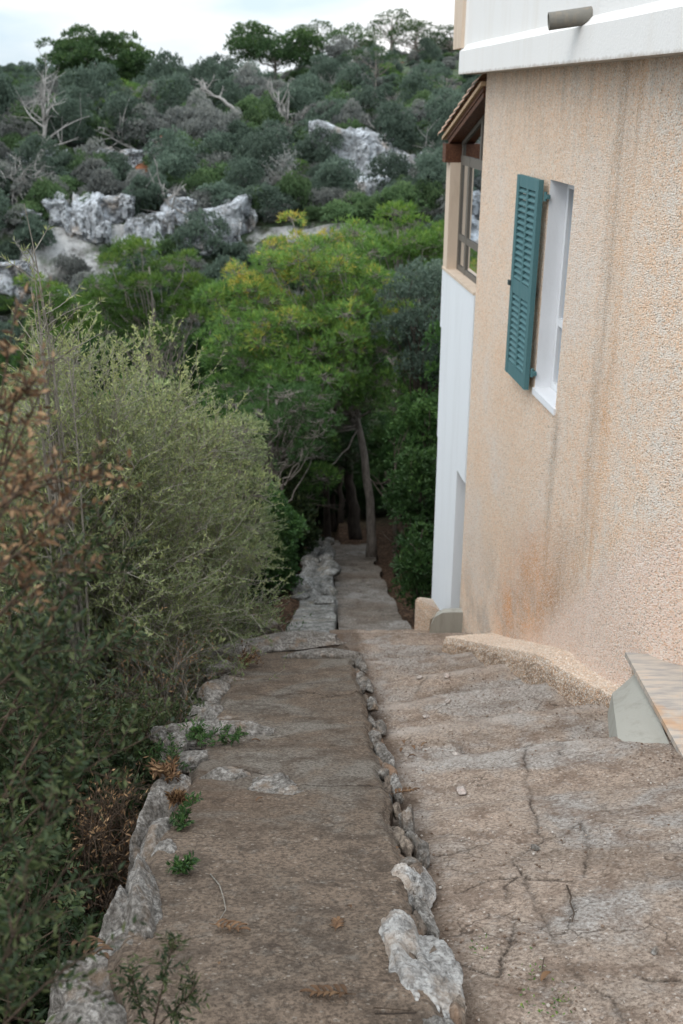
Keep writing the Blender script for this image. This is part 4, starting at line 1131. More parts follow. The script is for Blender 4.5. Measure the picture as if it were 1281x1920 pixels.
# ------------------------------------------------------------------ woody plants
def bez(p0, p1, p2, n):
    t = np.linspace(0, 1, n)[:, None]
    return (1 - t) ** 2 * p0 + 2 * t * (1 - t) * p1 + t * t * p2
def pine_tree(base, height, crown_c, crown_r, seed, nclump=40, tufts=60, blade=0.13, bw=0.014, nb=9, trunk_r=0.13, lean=(0, 0), clump_r=0.55,
              leafmat='pine_leaf', barkmat='bark', label='', group=None, shell=0.55, flat=0.6, ycol=0.0, name='pine_tree', twigs=True, bare_low=0.0, upward=0.5, wav=0.25, clear=None, min_fr=0.22):
    """base: world; crown_c relative to base; crown_r: ellipsoid radii"""
    rng = np.random.default_rng(seed)
    t = empty(name, base, label, 'tree', group)
    w = Acc(); lf = Acc()
    cc = np.array(crown_c); cr = np.array(crown_r)
    topp = cc + np.array([0, 0, cr[2] * 0.55])
    n = 14
    tp = bez(np.zeros(3), np.array([lean[0], lean[1], height * 0.45]), topp, n)
    tp[1:-1, :2] += rng.normal(0, 0.03 * height * 0.1, (n - 2, 2))
    tr = np.linspace(trunk_r, trunk_r * 0.18, n); tr[0] *= 1.35
    tube(w, tp, tr, 9)
    cl = []
    while len(cl) < nclump:
        d = rand_dirs(rng, 1)[0]
        if d[2] < -0.8: continue
        rr = rng.uniform(shell, 1.0) ** 0.7
        if clear and (cc + d * cr * rr)[2] < clear[1] and (cc + d * cr * rr)[0] > clear[0]: continue
        cl.append(cc + d * cr * rr)
    for c in cl:
        fr_ = np.clip(c[2] / height * 0.92 - 0.10 + rng.uniform(-0.10, 0.05), min_fr + 0.18 * rng.random() * (min_fr > 0.3), 0.95)
        k = fr_ * (n - 1); k0 = int(k)
        p0 = tp[k0] + (tp[min(k0 + 1, n - 1)] - tp[k0]) * (k - k0)
        mid = (p0 + c) / 2 + np.array([0, 0, -0.10 * np.linalg.norm(c - p0)]) + rng.normal(0, wav * 0.4, 3)
        br = bez(p0, mid, c, 8); br[1:-1] += rng.normal(0, 0.05 * np.linalg.norm(c - p0) * 0.5, (6, 3))
        if rng.random() < (1.0 if nclump < 60 else 0.45): tube(w, br, np.linspace(max(0.012, trunk_r * 0.30 * (1 - fr_ * 0.6)), 0.008, 8), 5)
        rad = clump_r * rng.uniform(0.65, 1.25)
        m = int(tufts * (rad / clump_r) ** 2)
        d = rand_dirs(rng, m); d[:, 2] = np.abs(d[:, 2]) * 1.0 - 0.25
        q = c + d * rad * np.array([1, 1, flat]) * rng.uniform(0.55, 1.0, (m, 1))
        if twigs:
            sel = rng.random(m) < 0.35
            for s in q[sel][:22]:
                tube(w, bez(c + rng.normal(0, 0.04, 3), (c + s) / 2 + rng.normal(0, 0.06, 3) - np.array([0, 0, 0.05]), s, 4), [0.009, 0.007, 0.005, 0.003], 3, cap=False)
        # blades: top light painted as paler high and upturned tufts, plus yellow crown tips
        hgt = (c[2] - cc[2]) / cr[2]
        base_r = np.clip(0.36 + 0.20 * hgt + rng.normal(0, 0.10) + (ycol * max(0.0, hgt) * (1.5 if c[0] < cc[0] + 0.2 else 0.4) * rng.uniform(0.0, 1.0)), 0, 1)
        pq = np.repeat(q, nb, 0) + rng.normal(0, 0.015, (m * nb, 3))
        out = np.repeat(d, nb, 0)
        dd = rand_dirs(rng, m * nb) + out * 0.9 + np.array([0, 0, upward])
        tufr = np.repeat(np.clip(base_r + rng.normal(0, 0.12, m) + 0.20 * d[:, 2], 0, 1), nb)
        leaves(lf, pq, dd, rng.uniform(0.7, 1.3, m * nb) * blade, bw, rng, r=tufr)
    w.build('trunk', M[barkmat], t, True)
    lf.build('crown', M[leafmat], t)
    return t

def twig_shrub(name, base, extent, seed, nstem, ntwig, nleaf, leafL, leafW, leafmat, twigmat, label, cat='shrub', group=None,
               spread=1.0, stem_r=0.012, droop=0.0, leafr=None, curl=0.25, twigL=0.5, low=0.25, upfan=0.6, hole=0.0, parent_rz=0.0, leafspan=(0.15, 1.0), pinnate=False, biasz=0.0):
    """many stems fanning from a base into an ellipsoid-ish volume, each with side twigs bearing leaves"""
    rng = np.random.default_rng(seed)
    t = empty(name, base, label, cat, group)
    w = Acc(); lf = Acc()
    ex = np.array(extent, float)
    for s in range(nstem):
        d = rand_dirs(rng, 1)[0]; d[2] = abs(d[2]) * upfan + biasz
        d /= np.linalg.norm(d)
        tip = d * ex * rng.uniform(0.75, 1.05)
        tip[2] = max(tip[2], low * ex[2] * rng.random())
        root = np.array([rng.normal(0, 0.10 * ex[0]), rng.normal(0, 0.10 * ex[1]), 0])
        mid = root * 0.5 + np.array([tip[0] * 0.32, tip[1] * 0.32, tip[2] * 0.62 + 0.12 * ex[2]]) + rng.normal(0, curl * 0.25, 3)
        st = bez(root, mid, tip, 12)
        tube(w, st, np.linspace(stem_r, stem_r * 0.18, 12), 5)
        for k in range(ntwig):
            f = rng.uniform(0.30, 1.0) ** 0.8
            i = min(int(f * 11), 10); p0 = st[i] + (st[i + 1] - st[i]) * (f * 11 - i)
            dd = (st[i + 1] - st[i]); dd /= np.linalg.norm(dd) + 1e-9
            sd = dd * 0.7 + rand_dirs(rng, 1)[0] * 0.9 * spread + np.array([0, 0, 0.25 - droop])
            sd /= np.linalg.norm(sd)
            Ltw = twigL * rng.uniform(0.45, 1.15)
            p2 = p0 + sd * Ltw; p1 = (p0 + p2) / 2 + rng.normal(0, curl * 0.12, 3)
            tw = bez(p0, p1, p2, 6)
            tube(w, tw, np.linspace(stem_r * 0.32, stem_r * 0.12, 6), 3, cap=False)
            if nleaf <= 0: continue
            m = int(nleaf * rng.uniform(0.5, 1.3)) + 1
            ff = rng.uniform(leafspan[0], leafspan[1], m) * 4.99
            ii = ff.astype(int); pos = tw[ii] + (tw[ii + 1] - tw[ii]) * (ff - ii)[:, None]
            ld = sd[None, :] * 0.7 + rand_dirs(rng, m) * 0.75 + np.array([0, 0, 0.15])
            br = (0.3 + 0.4 * (p2[2] / ex[2])) if leafr is None else leafr  # paler leaves higher up: top light put into the leaf tone
            if pinnate:
                # every leaf is a small frond: rachis direction ld, 5 pairs of leaflets
                ld /= np.linalg.norm(ld, axis=1, keepdims=True)
                side = np.cross(ld, rand_dirs(rng, m)); side /= np.linalg.norm(side, axis=1, keepdims=True)
                npair = 5
                for j in range(npair):
                    cpos = pos + ld * (leafL * (0.25 + 0.72 * j / (npair - 1)))[..., None] if False else pos + ld * leafL * (0.2 + 0.75 * j / (npair - 1))
                    for sg in (-1, 1):
                        leaves(lf, cpos, side * sg + ld * 0.65, leafL * 0.42, leafW, rng, r=np.full(m, br))
            else:
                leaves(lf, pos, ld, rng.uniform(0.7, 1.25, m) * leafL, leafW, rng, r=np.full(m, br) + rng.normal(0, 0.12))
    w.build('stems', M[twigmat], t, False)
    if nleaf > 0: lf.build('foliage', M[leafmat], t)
    return t

def dead_tree(name, base, tip, seed, label, r0=0.12, nbr=14, blen=1.5, sub=4, mat='dead_wood', bend=(0, 0, 0), start=0.25, group=None, updir=0.3, cat='tree', crown=None):
    rng = np.random.default_rng(seed)
    t = empty(name, base, label, cat, group)
    w = Acc(); br_ = Acc()
    tip = np.array(tip, float) - np.array(base, float)
    mid = tip / 2 + np.array(bend)
    st = bez(np.zeros(3), mid, tip, 14); st[1:-1] += rng.normal(0, 0.03 * np.linalg.norm(tip) * 0.3, (12, 3))
    tube(w, st, np.linspace(r0, r0 * 0.2, 14), 7)
    tips = []
    for k in range(nbr):
        f = rng.uniform(start, 1.0); i = min(int(f * 13), 12); p0 = st[i]
        dd = st[i + 1] - st[i]; dd /= np.linalg.norm(dd)
        sd = dd * 0.6 + rand_dirs(rng, 1)[0] * 0.9 + np.array([0, 0, updir]); sd /= np.linalg.norm(sd)
        L = blen * rng.uniform(0.4, 1.1) * (1.15 - 0.5 * f)
        b = bez(p0, p0 + sd * L * 0.5 + rng.normal(0, 0.12 * L, 3), p0 + sd * L + np.array([0, 0, 0.15 * L * updir]), 7)
        tube(br_, b, np.linspace(r0 * 0.42 * (1.1 - f * 0.6), r0 * 0.08, 7), 5)
        for j in range(sub):
            g = rng.integers(2, 6); q0 = b[g]
            e = sd * 0.5 + rand_dirs(rng, 1)[0] * 0.9; e /= np.linalg.norm(e)
            l2 = L * rng.uniform(0.25, 0.6)
            tube(br_, bez(q0, q0 + e * l2 * 0.5 + rng.normal(0, 0.05, 3), q0 + e * l2, 5), np.linspace(r0 * 0.14, r0 * 0.04, 5), 3)
            tips.append(q0 + e * l2)
        tips.append(b[-1])
    w.build('trunk', M[mat], t, True)
    br_.build('branches', M[mat], t, False)
    if crown:
        lf = Acc(); tps = np.array(tips); m = crown[1]
        q = np.repeat(tps, m, 0) + rng.normal(0, crown[2], (len(tps) * m, 3)) * np.array([1, 1, 0.5])
        leaves(lf, q, rand_dirs(rng, len(q)) + np.array([0, 0, 0.4]), crown[3], crown[3] * 0.3, rng, r=np.full(len(q), 0.45))
        lf.build('crown', M[crown[0]], t)
    return t

def gz(x, Y): return float(ground_z(x, Y))

# ---- mid-ground pines
bx_, by_ = P(697, 1042, 22.6).x, 22.6
pine_tree((bx_, by_, gz(bx_, by_) - 0.1), 8.6, (-1.38, 0.2, 5.0), (2.55, 2.4, 3.5), 1, nclump=330, tufts=52, blade=0.13, bw=0.016, nb=9, trunk_r=0.13, lean=(-0.02, 0), clump_r=0.43, min_fr=0.48, clear=(-1.1, 4.3),
          leafmat='pine_yellow', ycol=0.42, label='largest pine, yellow green crown over the far stairs, pale trunk beside the steps', shell=0.25, flat=0.85)
def pine_at(px_c, py_top, py_bot, half_w_px, Y, **kw):
    ztop = ray(px_c, py_top)[1] * Y; zbot = ray(px_c, py_bot)[1] * Y
    depth = P(px_c, (py_top + py_bot) / 2, Y).length
    rx = half_w_px / F_PX * Y * 1.03
    x = P(px_c, (py_top + py_bot) / 2, Y).x
    bxx = x + kw.pop('dxb', 0.0)
    g = gz(bxx, Y) - 0.1
    zc = (ztop + zbot) / 2 - g; rz = (ztop - zbot) / 2
    dz = kw.get('clump_r', 0.55) * 0.5
    return pine_tree((bxx, Y, g), ztop - g, (x - bxx, 0, zc - dz * 0.5), (rx, rx * kw.pop('ry', 1.0), max(rz - dz * 0.5, 0.4)), **kw)
pine_at(283, 432, 660, 118, 30, seed=2, nclump=48, tufts=60, blade=0.17, bw=0.022, clump_r=0.62, label='bright green pine rising behind the grey olive shrub, in front of the pale cliff', shell=0.3)
pine_at(745, 372, 560, 110, 31, seed=3, nclump=46, tufts=50, blade=0.17, bw=0.022, clump_r=0.60, label='green pine just left of the sunroom, right of the yellow green crown', shell=0.3)
pine_at(100, 500, 700, 75, 27, seed=4, nclump=24, tufts=50, blade=0.15, bw=0.02, clump_r=0.5, label='small green pine at the left edge behind the brown and grey shrubs', shell=0.3)
pine_at(520, 690, 890, 120, 19.5, seed=6, nclump=46, tufts=40, blade=0.12, bw=0.013, clump_r=0.45, leafmat='green_leaf', barkmat='bark', label='lower shaded pine with bare grey twigs left of the largest pine trunk', shell=0.2, dxb=-0.3)
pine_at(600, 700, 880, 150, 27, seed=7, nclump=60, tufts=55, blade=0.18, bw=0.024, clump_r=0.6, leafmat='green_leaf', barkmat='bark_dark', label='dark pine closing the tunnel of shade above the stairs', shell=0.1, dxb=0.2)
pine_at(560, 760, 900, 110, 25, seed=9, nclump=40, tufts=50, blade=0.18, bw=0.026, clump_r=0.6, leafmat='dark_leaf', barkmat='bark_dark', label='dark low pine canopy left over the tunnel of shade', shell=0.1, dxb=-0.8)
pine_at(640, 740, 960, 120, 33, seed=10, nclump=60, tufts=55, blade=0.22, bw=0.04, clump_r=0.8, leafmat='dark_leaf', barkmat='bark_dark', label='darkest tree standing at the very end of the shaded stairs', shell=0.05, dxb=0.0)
# trunks in the shade
def shade_trunk(px, py0, py1, Y, seed, lab, pxt=None, r=0.15):
    b0 = P(px, py0, Y); g = gz(b0.x, Y) - 0.1; tp_ = P(pxt or px, py1, Y)
    return dead_tree('shaded_tree', (b0.x, Y, min(g, b0.z)), (tp_.x, Y + 0.3, tp_.z), seed, lab, r0=r, nbr=9, blen=1.8, sub=4, mat='bark_dark', start=0.4, updir=0.1)
shade_trunk(668, 1010, 760, 26.5, 31, 'thick dark trunk just left of the pale trunk at the far end of the stairs', 645, 0.21)
shade_trunk(637, 985, 760, 29, 32, 'slim dark trunk, right one of the close pair deep in the shade', 640, 0.11)
shade_trunk(625, 985, 780, 29.5, 33, 'slim dark trunk, left one of the close pair deep in the shade', 622, 0.10)
shade_trunk(548, 1000, 700, 23, 34, 'dark trunk in the shade left of the far end of the low wall', 540, 0.13)
dead_tree('bare_branch_tree', tuple(P(745, 1055, 19) - Vector((0, 0, 0.3))), tuple(P(738, 880, 19.2)), 35, 'short crooked trunk in the undergrowth right of the lower stairs', r0=0.07, nbr=10, blen=1.2, mat='bark_dark')
# olive tree right of the pine, and undergrowth on the right
pine_at(800, 455, 760, 75, 21.5, seed=8, nclump=55, tufts=80, blade=0.09, bw=0.022, nb=6, clump_r=0.5, leafmat='hill_leaf', barkmat='bark_dark', name='olive_tree', label='grey green wild olive tree against the edge of the white wall', shell=0.4, flat=0.8, twigs=False)
def bush_at(px, py_top, py_base, half_px, Y, seed, mat, label, n=34, tufts=70, blade=0.08, bw=0.03, cr=0.38, nb=5, ry=0.9, cat='shrub', barkmat='bark_dark', grp=None, tw=False):
    x = P(px, (py_top + py_base) / 2, Y).x
    g = gz(x, Y) - 0.1; ztop = ray(px, py_top)[1] * Y
    h = max(ztop - g, 0.5); rx = half_px / F_PX * Y * 1.03
    t = pine_tree((x, Y, g), h, (0, 0, h * 0.52), (rx * 0.85, rx * ry, h * 0.45), seed, nclump=n, tufts=tufts, blade=blade, bw=bw, nb=nb, trunk_r=0.06, clump_r=cr, leafmat=mat,
                  barkmat=barkmat, label=label, name='shrub', shell=0.35, flat=0.85, twigs=tw, group=grp)
    t['category'] = cat
    return t
bush_at(790, 810, 1010, 60, 17.5, 41, 'green_leaf', 'green leafy shrub beside the white wall, above the dark undergrowth', 30, 60, 0.09, 0.035, 0.33)
bush_at(785, 985, 1130, 45, 14.6, 42, 'green_leaf', 'dark shrub at the foot of the white wall right of the lower stairs', 26, 45, 0.08, 0.028, 0.26)
bush_at(805, 700, 900, 70, 19.8, 43, 'green_leaf', 'shaded shrub halfway up behind the edge of the white wall', 44, 70, 0.09, 0.04, 0.42)
bush_at(500, 900, 1120, 62, 15.5, 44, 'green_leaf', 'dark green shrub overhanging the lower low wall on its left', 44, 80, 0.07, 0.03, 0.35)
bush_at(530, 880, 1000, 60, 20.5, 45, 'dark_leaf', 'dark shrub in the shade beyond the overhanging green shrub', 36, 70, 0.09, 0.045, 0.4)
bush_at(430, 700, 1000, 90, 13.5, 46, 'olive_leaf', 'grey twiggy shrub between the big olive shrub and the largest pine', 60, 60, 0.07, 0.016, 0.38, tw=True, barkmat='twig')
bush_at(300, 720, 900, 130, 14.5, 47, 'olive_leaf', 'grey green bushy mass behind the big grey olive shrub', 60, 70, 0.09, 0.03, 0.5)
bush_at(60, 600, 900, 120, 10.5, 48, 'olive_leaf', 'pale grey shrub behind the brown leaves at the left edge', 50, 70, 0.07, 0.014, 0.45, tw=True, barkmat='twig')

# ---- near left shrubs
twig_shrub('olive_shrub', (-2.0, 7.2, gz(-2.0, 7.2) - 0.1), (1.40, 1.35, 3.5), 51, 300, 24, 26, 0.038, 0.0105, 'olive_leaf', 'twig',
           'big grey green olive shrub with fine bare twigs beside the middle of the wall', stem_r=0.010, twigL=0.42, curl=0.3, upfan=1.4, low=0.15)
twig_shrub('olive_shrub', (-2.75, 5.6, gz(-2.75, 5.6) - 0.1), (1.1, 1.0, 2.95), 52, 160, 20, 24, 0.038, 0.0105, 'olive_leaf', 'twig',
           'grey green olive shrub behind the brown dead leaves at the left', stem_r=0.010, twigL=0.40, curl=0.3, upfan=1.2, low=0.15)
twig_shrub('olive_shrub', (-1.75, 8.9, gz(-1.75, 8.9) - 0.1), (1.15, 1.0, 4.1), 60, 210, 20, 24, 0.042, 0.0115, 'olive_leaf', 'twig',
           'pale olive shrub reaching furthest right, just behind the big one', stem_r=0.010, twigL=0.42, curl=0.3, upfan=1.5, low=0.15)
p_ = P(70, 560, 6.4)
twig_shrub('olive_sapling', (p_.x, 6.4, gz(p_.x, 6.4)), (0.30, 0.3, ray(70, 385)[1] * 6.4 - gz(p_.x, 6.4)), 53, 15, 12, 12, 0.05, 0.009, 'olive_leaf', 'twig',
           'tall thin olive shoots standing above the left shrubs against the cliff', 'sapling', stem_r=0.014, twigL=0.35, upfan=4, low=0.75, leafr=0.75)
twig_shrub('olive_shrub', (-1.1, 9.6, gz(-1.1, 9.6) - 0.1), (0.75, 0.9, 1.9), 54, 60, 11, 12, 0.045, 0.012, 'green_leaf', 'twig',
           'green shoots leaning over the end of the wall beyond the long slab', stem_r=0.010, twigL=0.4, upfan=1.3)
# dry twig tangle at the foot
twig_shrub('dry_shrub', (-1.40, 6.5, gz(-1.40, 6.5)), (0.62, 0.9, 1.15), 55, 55, 12, 4, 0.03, 0.010, 'dead_leaf', 'twig',
           'tangle of dry grey twigs at the foot of the big olive shrub by the wall', stem_r=0.007, twigL=0.35, upfan=1.2, curl=0.5)
# dark lentisk masses
twig_shrub('lentisk_shrub', (-1.75, 4.2, gz(-1.75, 4.2) - 0.1), (0.85, 1.15, 1.75), 56, 120, 10, 5, 0.075, 0.013, 'dark_leaf', 'brown_twig',
           'dark green lentisk shrub with small paired leaflets left of the wall', stem_r=0.010, twigL=0.30, upfan=1.1, pinnate=True, curl=0.4)
twig_shrub('lentisk_shrub', (-1.55, 2.75, gz(-1.55, 2.75) - 0.15), (0.62, 0.8, 1.25), 57, 90, 10, 4, 0.075, 0.013, 'dark_leaf', 'brown_twig',
           'nearest dark lentisk shrub in the lower left corner', stem_r=0.010, twigL=0.28, upfan=1.1, pinnate=True, curl=0.4)
twig_shrub('lentisk_shrub', (-1.30, 5.25, gz(-1.30, 5.25) - 0.1), (0.42, 0.8, 0.9), 58, 60, 10, 4, 0.06, 0.012, 'dark_leaf', 'brown_twig',
           'low dark shrub pressing against the edge stones of the wall', stem_r=0.008, twigL=0.24, upfan=1.0, pinnate=True, curl=0.5)
twig_shrub('dry_shrub', (-1.18, 3.75, gz(-1.18, 3.75) + 0.1), (0.30, 0.9, 0.55), 59, 70, 12, 2, 0.030, 0.009, 'dead_leaf', 'brown_twig',
           'low brown dry twigs and dead leaves hanging beside the near edge stones', stem_r=0.006, twigL=0.25, upfan=0.9, curl=0.6)
# near brown leaves (out of focus)
def branch_spray(name, base, pts, seed, leafmat, label, L=0.04, Wd=0.014, ntw=10, nl=9, twigL=0.14, r0=0.006, cat='branch', pinn=False, leafr=None):
    rng = np.random.default_rng(seed)
    t = empty(name, base, label, cat)
    w = Acc(); lf = Acc(); B = np.array(base, float)
    for (a, b_, c) in pts:
        st = bez(np.array(a) - B, np.array(b_) - B, np.array(c) - B, 14)
        tube(w, st, np.linspace(r0, r0 * 0.25, 14), 6)
        for k in range(ntw):
            i = rng.integers(3, 13); p0 = st[i]; dd = st[min(i + 1, 13)] - st[i - 1]; dd /= np.linalg.norm(dd)
            sd = dd * 0.7 + rand_dirs(rng, 1)[0] * 0.8 + np.array([0, 0, 0.15]); sd /= np.linalg.norm(sd)
            tw = bez(p0, p0 + sd * twigL * 0.5 + rng.normal(0, 0.01, 3), p0 + sd * twigL * rng.uniform(0.5, 1.2), 5)
            tube(w, tw, np.linspace(r0 * 0.4, r0 * 0.15, 5), 4)
            m = nl
            f = np.linspace(0.3, 3.99, m); ii = f.astype(int); pos = tw[ii] + (tw[ii + 1] - tw[ii]) * (f - ii)[:, None]
            side = np.cross(sd, rand_dirs(rng, 1)[0]); side /= np.linalg.norm(side)
            sg = np.where(np.arange(m) % 2, 1, -1)[:, None]
            ld = sd * 0.6 + side * sg * 0.9 + rand_dirs(rng, m) * 0.3
            leaves(lf, pos, ld, rng.uniform(0.7, 1.2, m) * L, Wd, rng, r=(None if leafr is None else np.full(m, leafr)), bend=0.15)
    w.build('stem', M['brown_twig'], t, True); lf.build('foliage', M[leafmat], t)
    return t
def V3(px, py, Y): return tuple(P(px, py, Y))
dpts = [(V3(-60, 1180, 1.75), V3(-10, 900, 1.7), V3(60, 600, 1.7)), (V3(-60, 1150, 1.7), V3(30, 1000, 1.6), V3(190, 880, 1.65)), (V3(-70, 1050, 1.8), V3(20, 850, 1.75), V3(100, 690, 1.8)),
        (V3(-60, 1120, 1.6), V3(40, 1020, 1.6), V3(150, 960, 1.6)), (V3(-60, 950, 1.7), V3(0, 800, 1.7), V3(30, 570, 1.75)), (V3(-60, 1080, 1.5), V3(10, 930, 1.5), V3(110, 830, 1.55)),
        (V3(-60, 1000, 1.8), V3(40, 900, 1.8), V3(150, 900, 1.9)), (V3(-60, 880, 1.7), V3(-10, 760, 1.7), V3(60, 740, 1.7)), (V3(-80, 1250, 1.6), V3(30, 1100, 1.6), V3(110, 1060, 1.6))]
branch_spray('lentisk_branch', V3(-60, 1180, 1.75), dpts, 61, 'dead_leaf', 'branches of brown dead leaves blurred close to the camera at the left edge', L=0.021, Wd=0.008, ntw=10, nl=9, twigL=0.10, r0=0.004)
gpts = [(V3(-60, 1500, 1.9), V3(60, 1250, 1.9), V3(170, 1010, 2.0)), (V3(-60, 1400, 1.9), V3(60, 1180, 2.0), V3(240, 980, 2.1)), (V3(-80, 1700, 1.7), V3(60, 1480, 1.7), V3(240, 1400, 1.8)),
        (V3(-60, 1300, 1.9), V3(40, 1220, 2.1), V3(60, 1050, 2.1)), (V3(-60, 1600, 1.7), V3(70, 1400, 1.8), V3(160, 1220, 1.9)), (V3(-60, 1350, 1.8), V3(20, 1250, 1.8), V3(130, 1180, 1.8)),
        (V3(-60, 1400, 2.1), V3(120, 1250, 2.2), V3(260, 1200, 2.3))]
branch_spray('lentisk_branch', V3(-60, 1500, 1.9), gpts, 62, 'dark_leaf', 'branches of dark green leaves below the brown dead ones at the left edge', L=0.027, Wd=0.010, ntw=26, nl=12, twigL=0.13, r0=0.004)
gpts = [(V3(-60, 1900, 1.45), V3(40, 1750, 1.45), V3(150, 1590, 1.5)), (V3(-40, 1980, 1.35), V3(60, 1850, 1.35), V3(180, 1780, 1.4)), (V3(-60, 1800, 1.4), V3(20, 1660, 1.4), V3(110, 1500, 1.5)),
        (V3(-60, 1960, 1.3), V3(0, 1830, 1.3), V3(60, 1650, 1.35))]
branch_spray('lentisk_branch', V3(-60, 1900, 1.45), gpts, 63, 'dark_leaf', 'dark green sprigs blurred in the lower left corner', L=0.026, Wd=0.009, ntw=16, nl=11, twigL=0.11, r0=0.004)
gpts = [(V3(285, 1935, 1.75), V3(300, 1870, 1.7), V3(325, 1770, 1.7)), (V3(280, 1940, 1.75), V3(330, 1890, 1.7), V3(370, 1850, 1.7)), (V3(280, 1935, 1.75), V3(260, 1880, 1.72), V3(245, 1830, 1.75))]
branch_spray('lentisk_sprig', V3(285, 1935, 1.75), gpts, 64, 'dark_leaf', 'small green sprig in front of the wall near the bottom edge', L=0.024, Wd=0.006, ntw=16, nl=11, twigL=0.06, r0=0.003, cat='sprig')
# sprigs on the wall edge
def weed(px, py, seed, mat, label, h=0.12, n=7, on='w', L=0.03, nl=9):
    p = wall_top_pt(px, py)
    rng = np.random.default_rng(seed)
    pts = []
    for k in range(n):
        e = Vector((rng.normal(0, h * 0.6), rng.normal(0, h * 0.5), h * rng.uniform(0.4, 1.0)))
        pts.append((tuple(p), tuple(p + e * 0.5 + Vector((0, 0, h * 0.15))), tuple(p + e)))
    return branch_spray('weed', tuple(p), pts, seed, mat, label, L=L, Wd=L * 0.3, ntw=5, nl=nl, twigL=h * 0.4, r0=0.0022, cat='weed')
weed(372, 1395, 71, 'green_leaf', 'green sprig growing behind the flat pale edge stone', 0.13, 9)
weed(435, 1395, 72, 'green_leaf', 'low green weed on the concrete right of the flat edge stone', 0.09, 8)
weed(320, 1440, 73, 'green_leaf', 'weed hanging over the wall edge above the leaning stone', 0.14, 8)
weed(345, 1550, 74, 'green_leaf', 'sparse green weed at the wall edge halfway up the near stretch', 0.10, 7)
weed(345, 1640, 75, 'green_leaf', 'small weed beside the tall near edge rock', 0.06, 5)
weed(463, 1250, 76, 'dead_leaf', 'dry orange plant in front of the long slab at the end of the wall', 0.16, 12)
weed(322, 1465, 77, 'dead_leaf', 'dry brown leaves caught on the wall edge by the leaning stone', 0.09, 7, L=0.04)
weed(335, 1510, 78, 'dead_leaf', 'rust brown leaf tuft below the leaning stone on the wall edge', 0.05, 6, L=0.04)

# ---- dry leaves and twigs lying about
def dry_leaf(px, py, label, seed, on='w', s=0.045, frond=False, mat='dead_leaf'):
    rng = np.random.default_rng(seed)
    if on == 'w': p = wall_top_pt(px, py) + Vector((0, 0, 0.004)); nrm = Vector((0, 0.393, 1)).normalized()
    else:
        x, Y = stair_pt(px, py); p = Vector((x, Y, stair_z(x, Y) + 0.010)); nrm = Vector((-0.1, 0.4, 1)).normalized()
    rot = nrm.to_track_quat('Z', 'Y').to_matrix() @ Matrix.Rotation(rng.uniform(0, 6.28), 3, 'Z')
    a = Acc()
    def curl_leaf(c, ang, L, Wd, lift):
        n = 6; v = []; q = []
        for i in range(n):
            t = i / (n - 1); wdt = Wd * math.sin(math.pi * (0.08 + 0.88 * t)) ** 0.8
            z = lift * math.sin(math.pi * t) * 0.6 + lift * 0.6 * t
            for k, sx_ in enumerate((-1, 0, 1)):
                lx, ly_ = t * L, sx_ * wdt * 0.5
                x_ = c[0] + lx * math.cos(ang) - ly_ * math.sin(ang); y_ = c[1] + lx * math.sin(ang) + ly_ * math.cos(ang)
                v.append(rot @ Vector((x_, y_, z + 0.002 + (abs(sx_)) * Wd * 0.28)))
        for i in range(n - 1):
            for k in range(2): q.append((i * 3 + k, i * 3 + k + 1, (i + 1) * 3 + k + 1, (i + 1) * 3 + k))
        a.add([tuple(w) for w in v], q, None, np.full(len(v), rng.uniform(0.2, 0.65)))
    if frond:
        for j in range(5):
            for sg in (-1, 1):
                curl_leaf((s * 0.42 * j, 0), sg * rng.uniform(0.7, 1.1), s * 0.95, s * 0.34, s * 0.28)
        curl_leaf((s * 2.0, 0), 0, s, s * 0.4, s * 0.2)
        tube(a, [tuple(rot @ Vector((t * s * 2.0, 0, 0.004))) for t in (-0.3, 0.3, 0.7, 1.0)], 0.0015, 4, 0.3)
    else:
        curl_leaf((0, 0), 0, s, s * 0.45, s * 0.3)
    o = a.build('dry_leaf', M[mat], None, True)
    o.location = p
    tag(o, label, 'leaf')
    return o
dry_leaf(405, 1738, 'curled rust brown frond at the end of a thin twig on the wall top', 81, s=0.045, frond=True)
dry_leaf(650, 1868, 'large orange brown frond lying on the wall top near the bottom of the view', 82, s=0.046, frond=True)
dry_leaf(652, 1702, 'single curled orange leaf on the middle of the wall top', 83, s=0.032)
dry_leaf(630, 1745, 'pale tan dried sprig on the middle of the wall top', 84, s=0.03, frond=True)
dry_leaf(488, 1392, 'small orange leaf by the right tip of the flat edge stone', 85, s=0.05)
dry_leaf(480, 1505, 'tiny brown leaf below the pale embedded rock', 86, s=0.04)
dry_leaf(742, 1490, 'red brown frond caught between the right edge stones', 87, s=0.045, frond=True)
dry_leaf(748, 1592, 'small orange leaf in the gap of the right edge stones', 88, s=0.035)
dry_leaf(1015, 1845, 'brown leaf with a thin stalk lying on the near stair', 89, 's', s=0.05)
dry_leaf(150, 1772, 'orange brown leaf on the rubble in the lower left corner', 90, s=0.06, frond=True)
dry_leaf(410, 1808, 'small red leaf below the curled frond on the wall top', 91, s=0.025)
for k, (px, py) in enumerate([(752, 1412), (765, 1418), (778, 1408), (770, 1400), (790, 1404), (758, 1402)]):
    o = dry_leaf(px, py, 'dark brown leaf in the small drift at the foot of the edge stones', 300 + k, 's', s=0.05)
    o['group'] = 'drift of leaves at the foot of the edge stones'
def lying_twig(pts, label, on='s', r=0.004, mat='brown_twig'):
    q = []
    for (px, py) in pts:
        if on == 's': x, Y = stair_pt(px, py); q.append((x, Y, stair_z(x, Y) + 0.012))
        else: v = wall_top_pt(px, py); q.append((v.x, v.y, v.z + 0.015))
    a = Acc(); tube(a, q, np.linspace(r, r * 0.5, len(q)), 5)
    o = a.build('twig', M[mat], None, True); tag(o, label, 'twig'); return o
lying_twig([(395, 1645), (412, 1665), (420, 1690), (424, 1712), (414, 1728)], 'thin grey twig curving over the wall top to a curled frond', 'w', 0.003, 'twig')
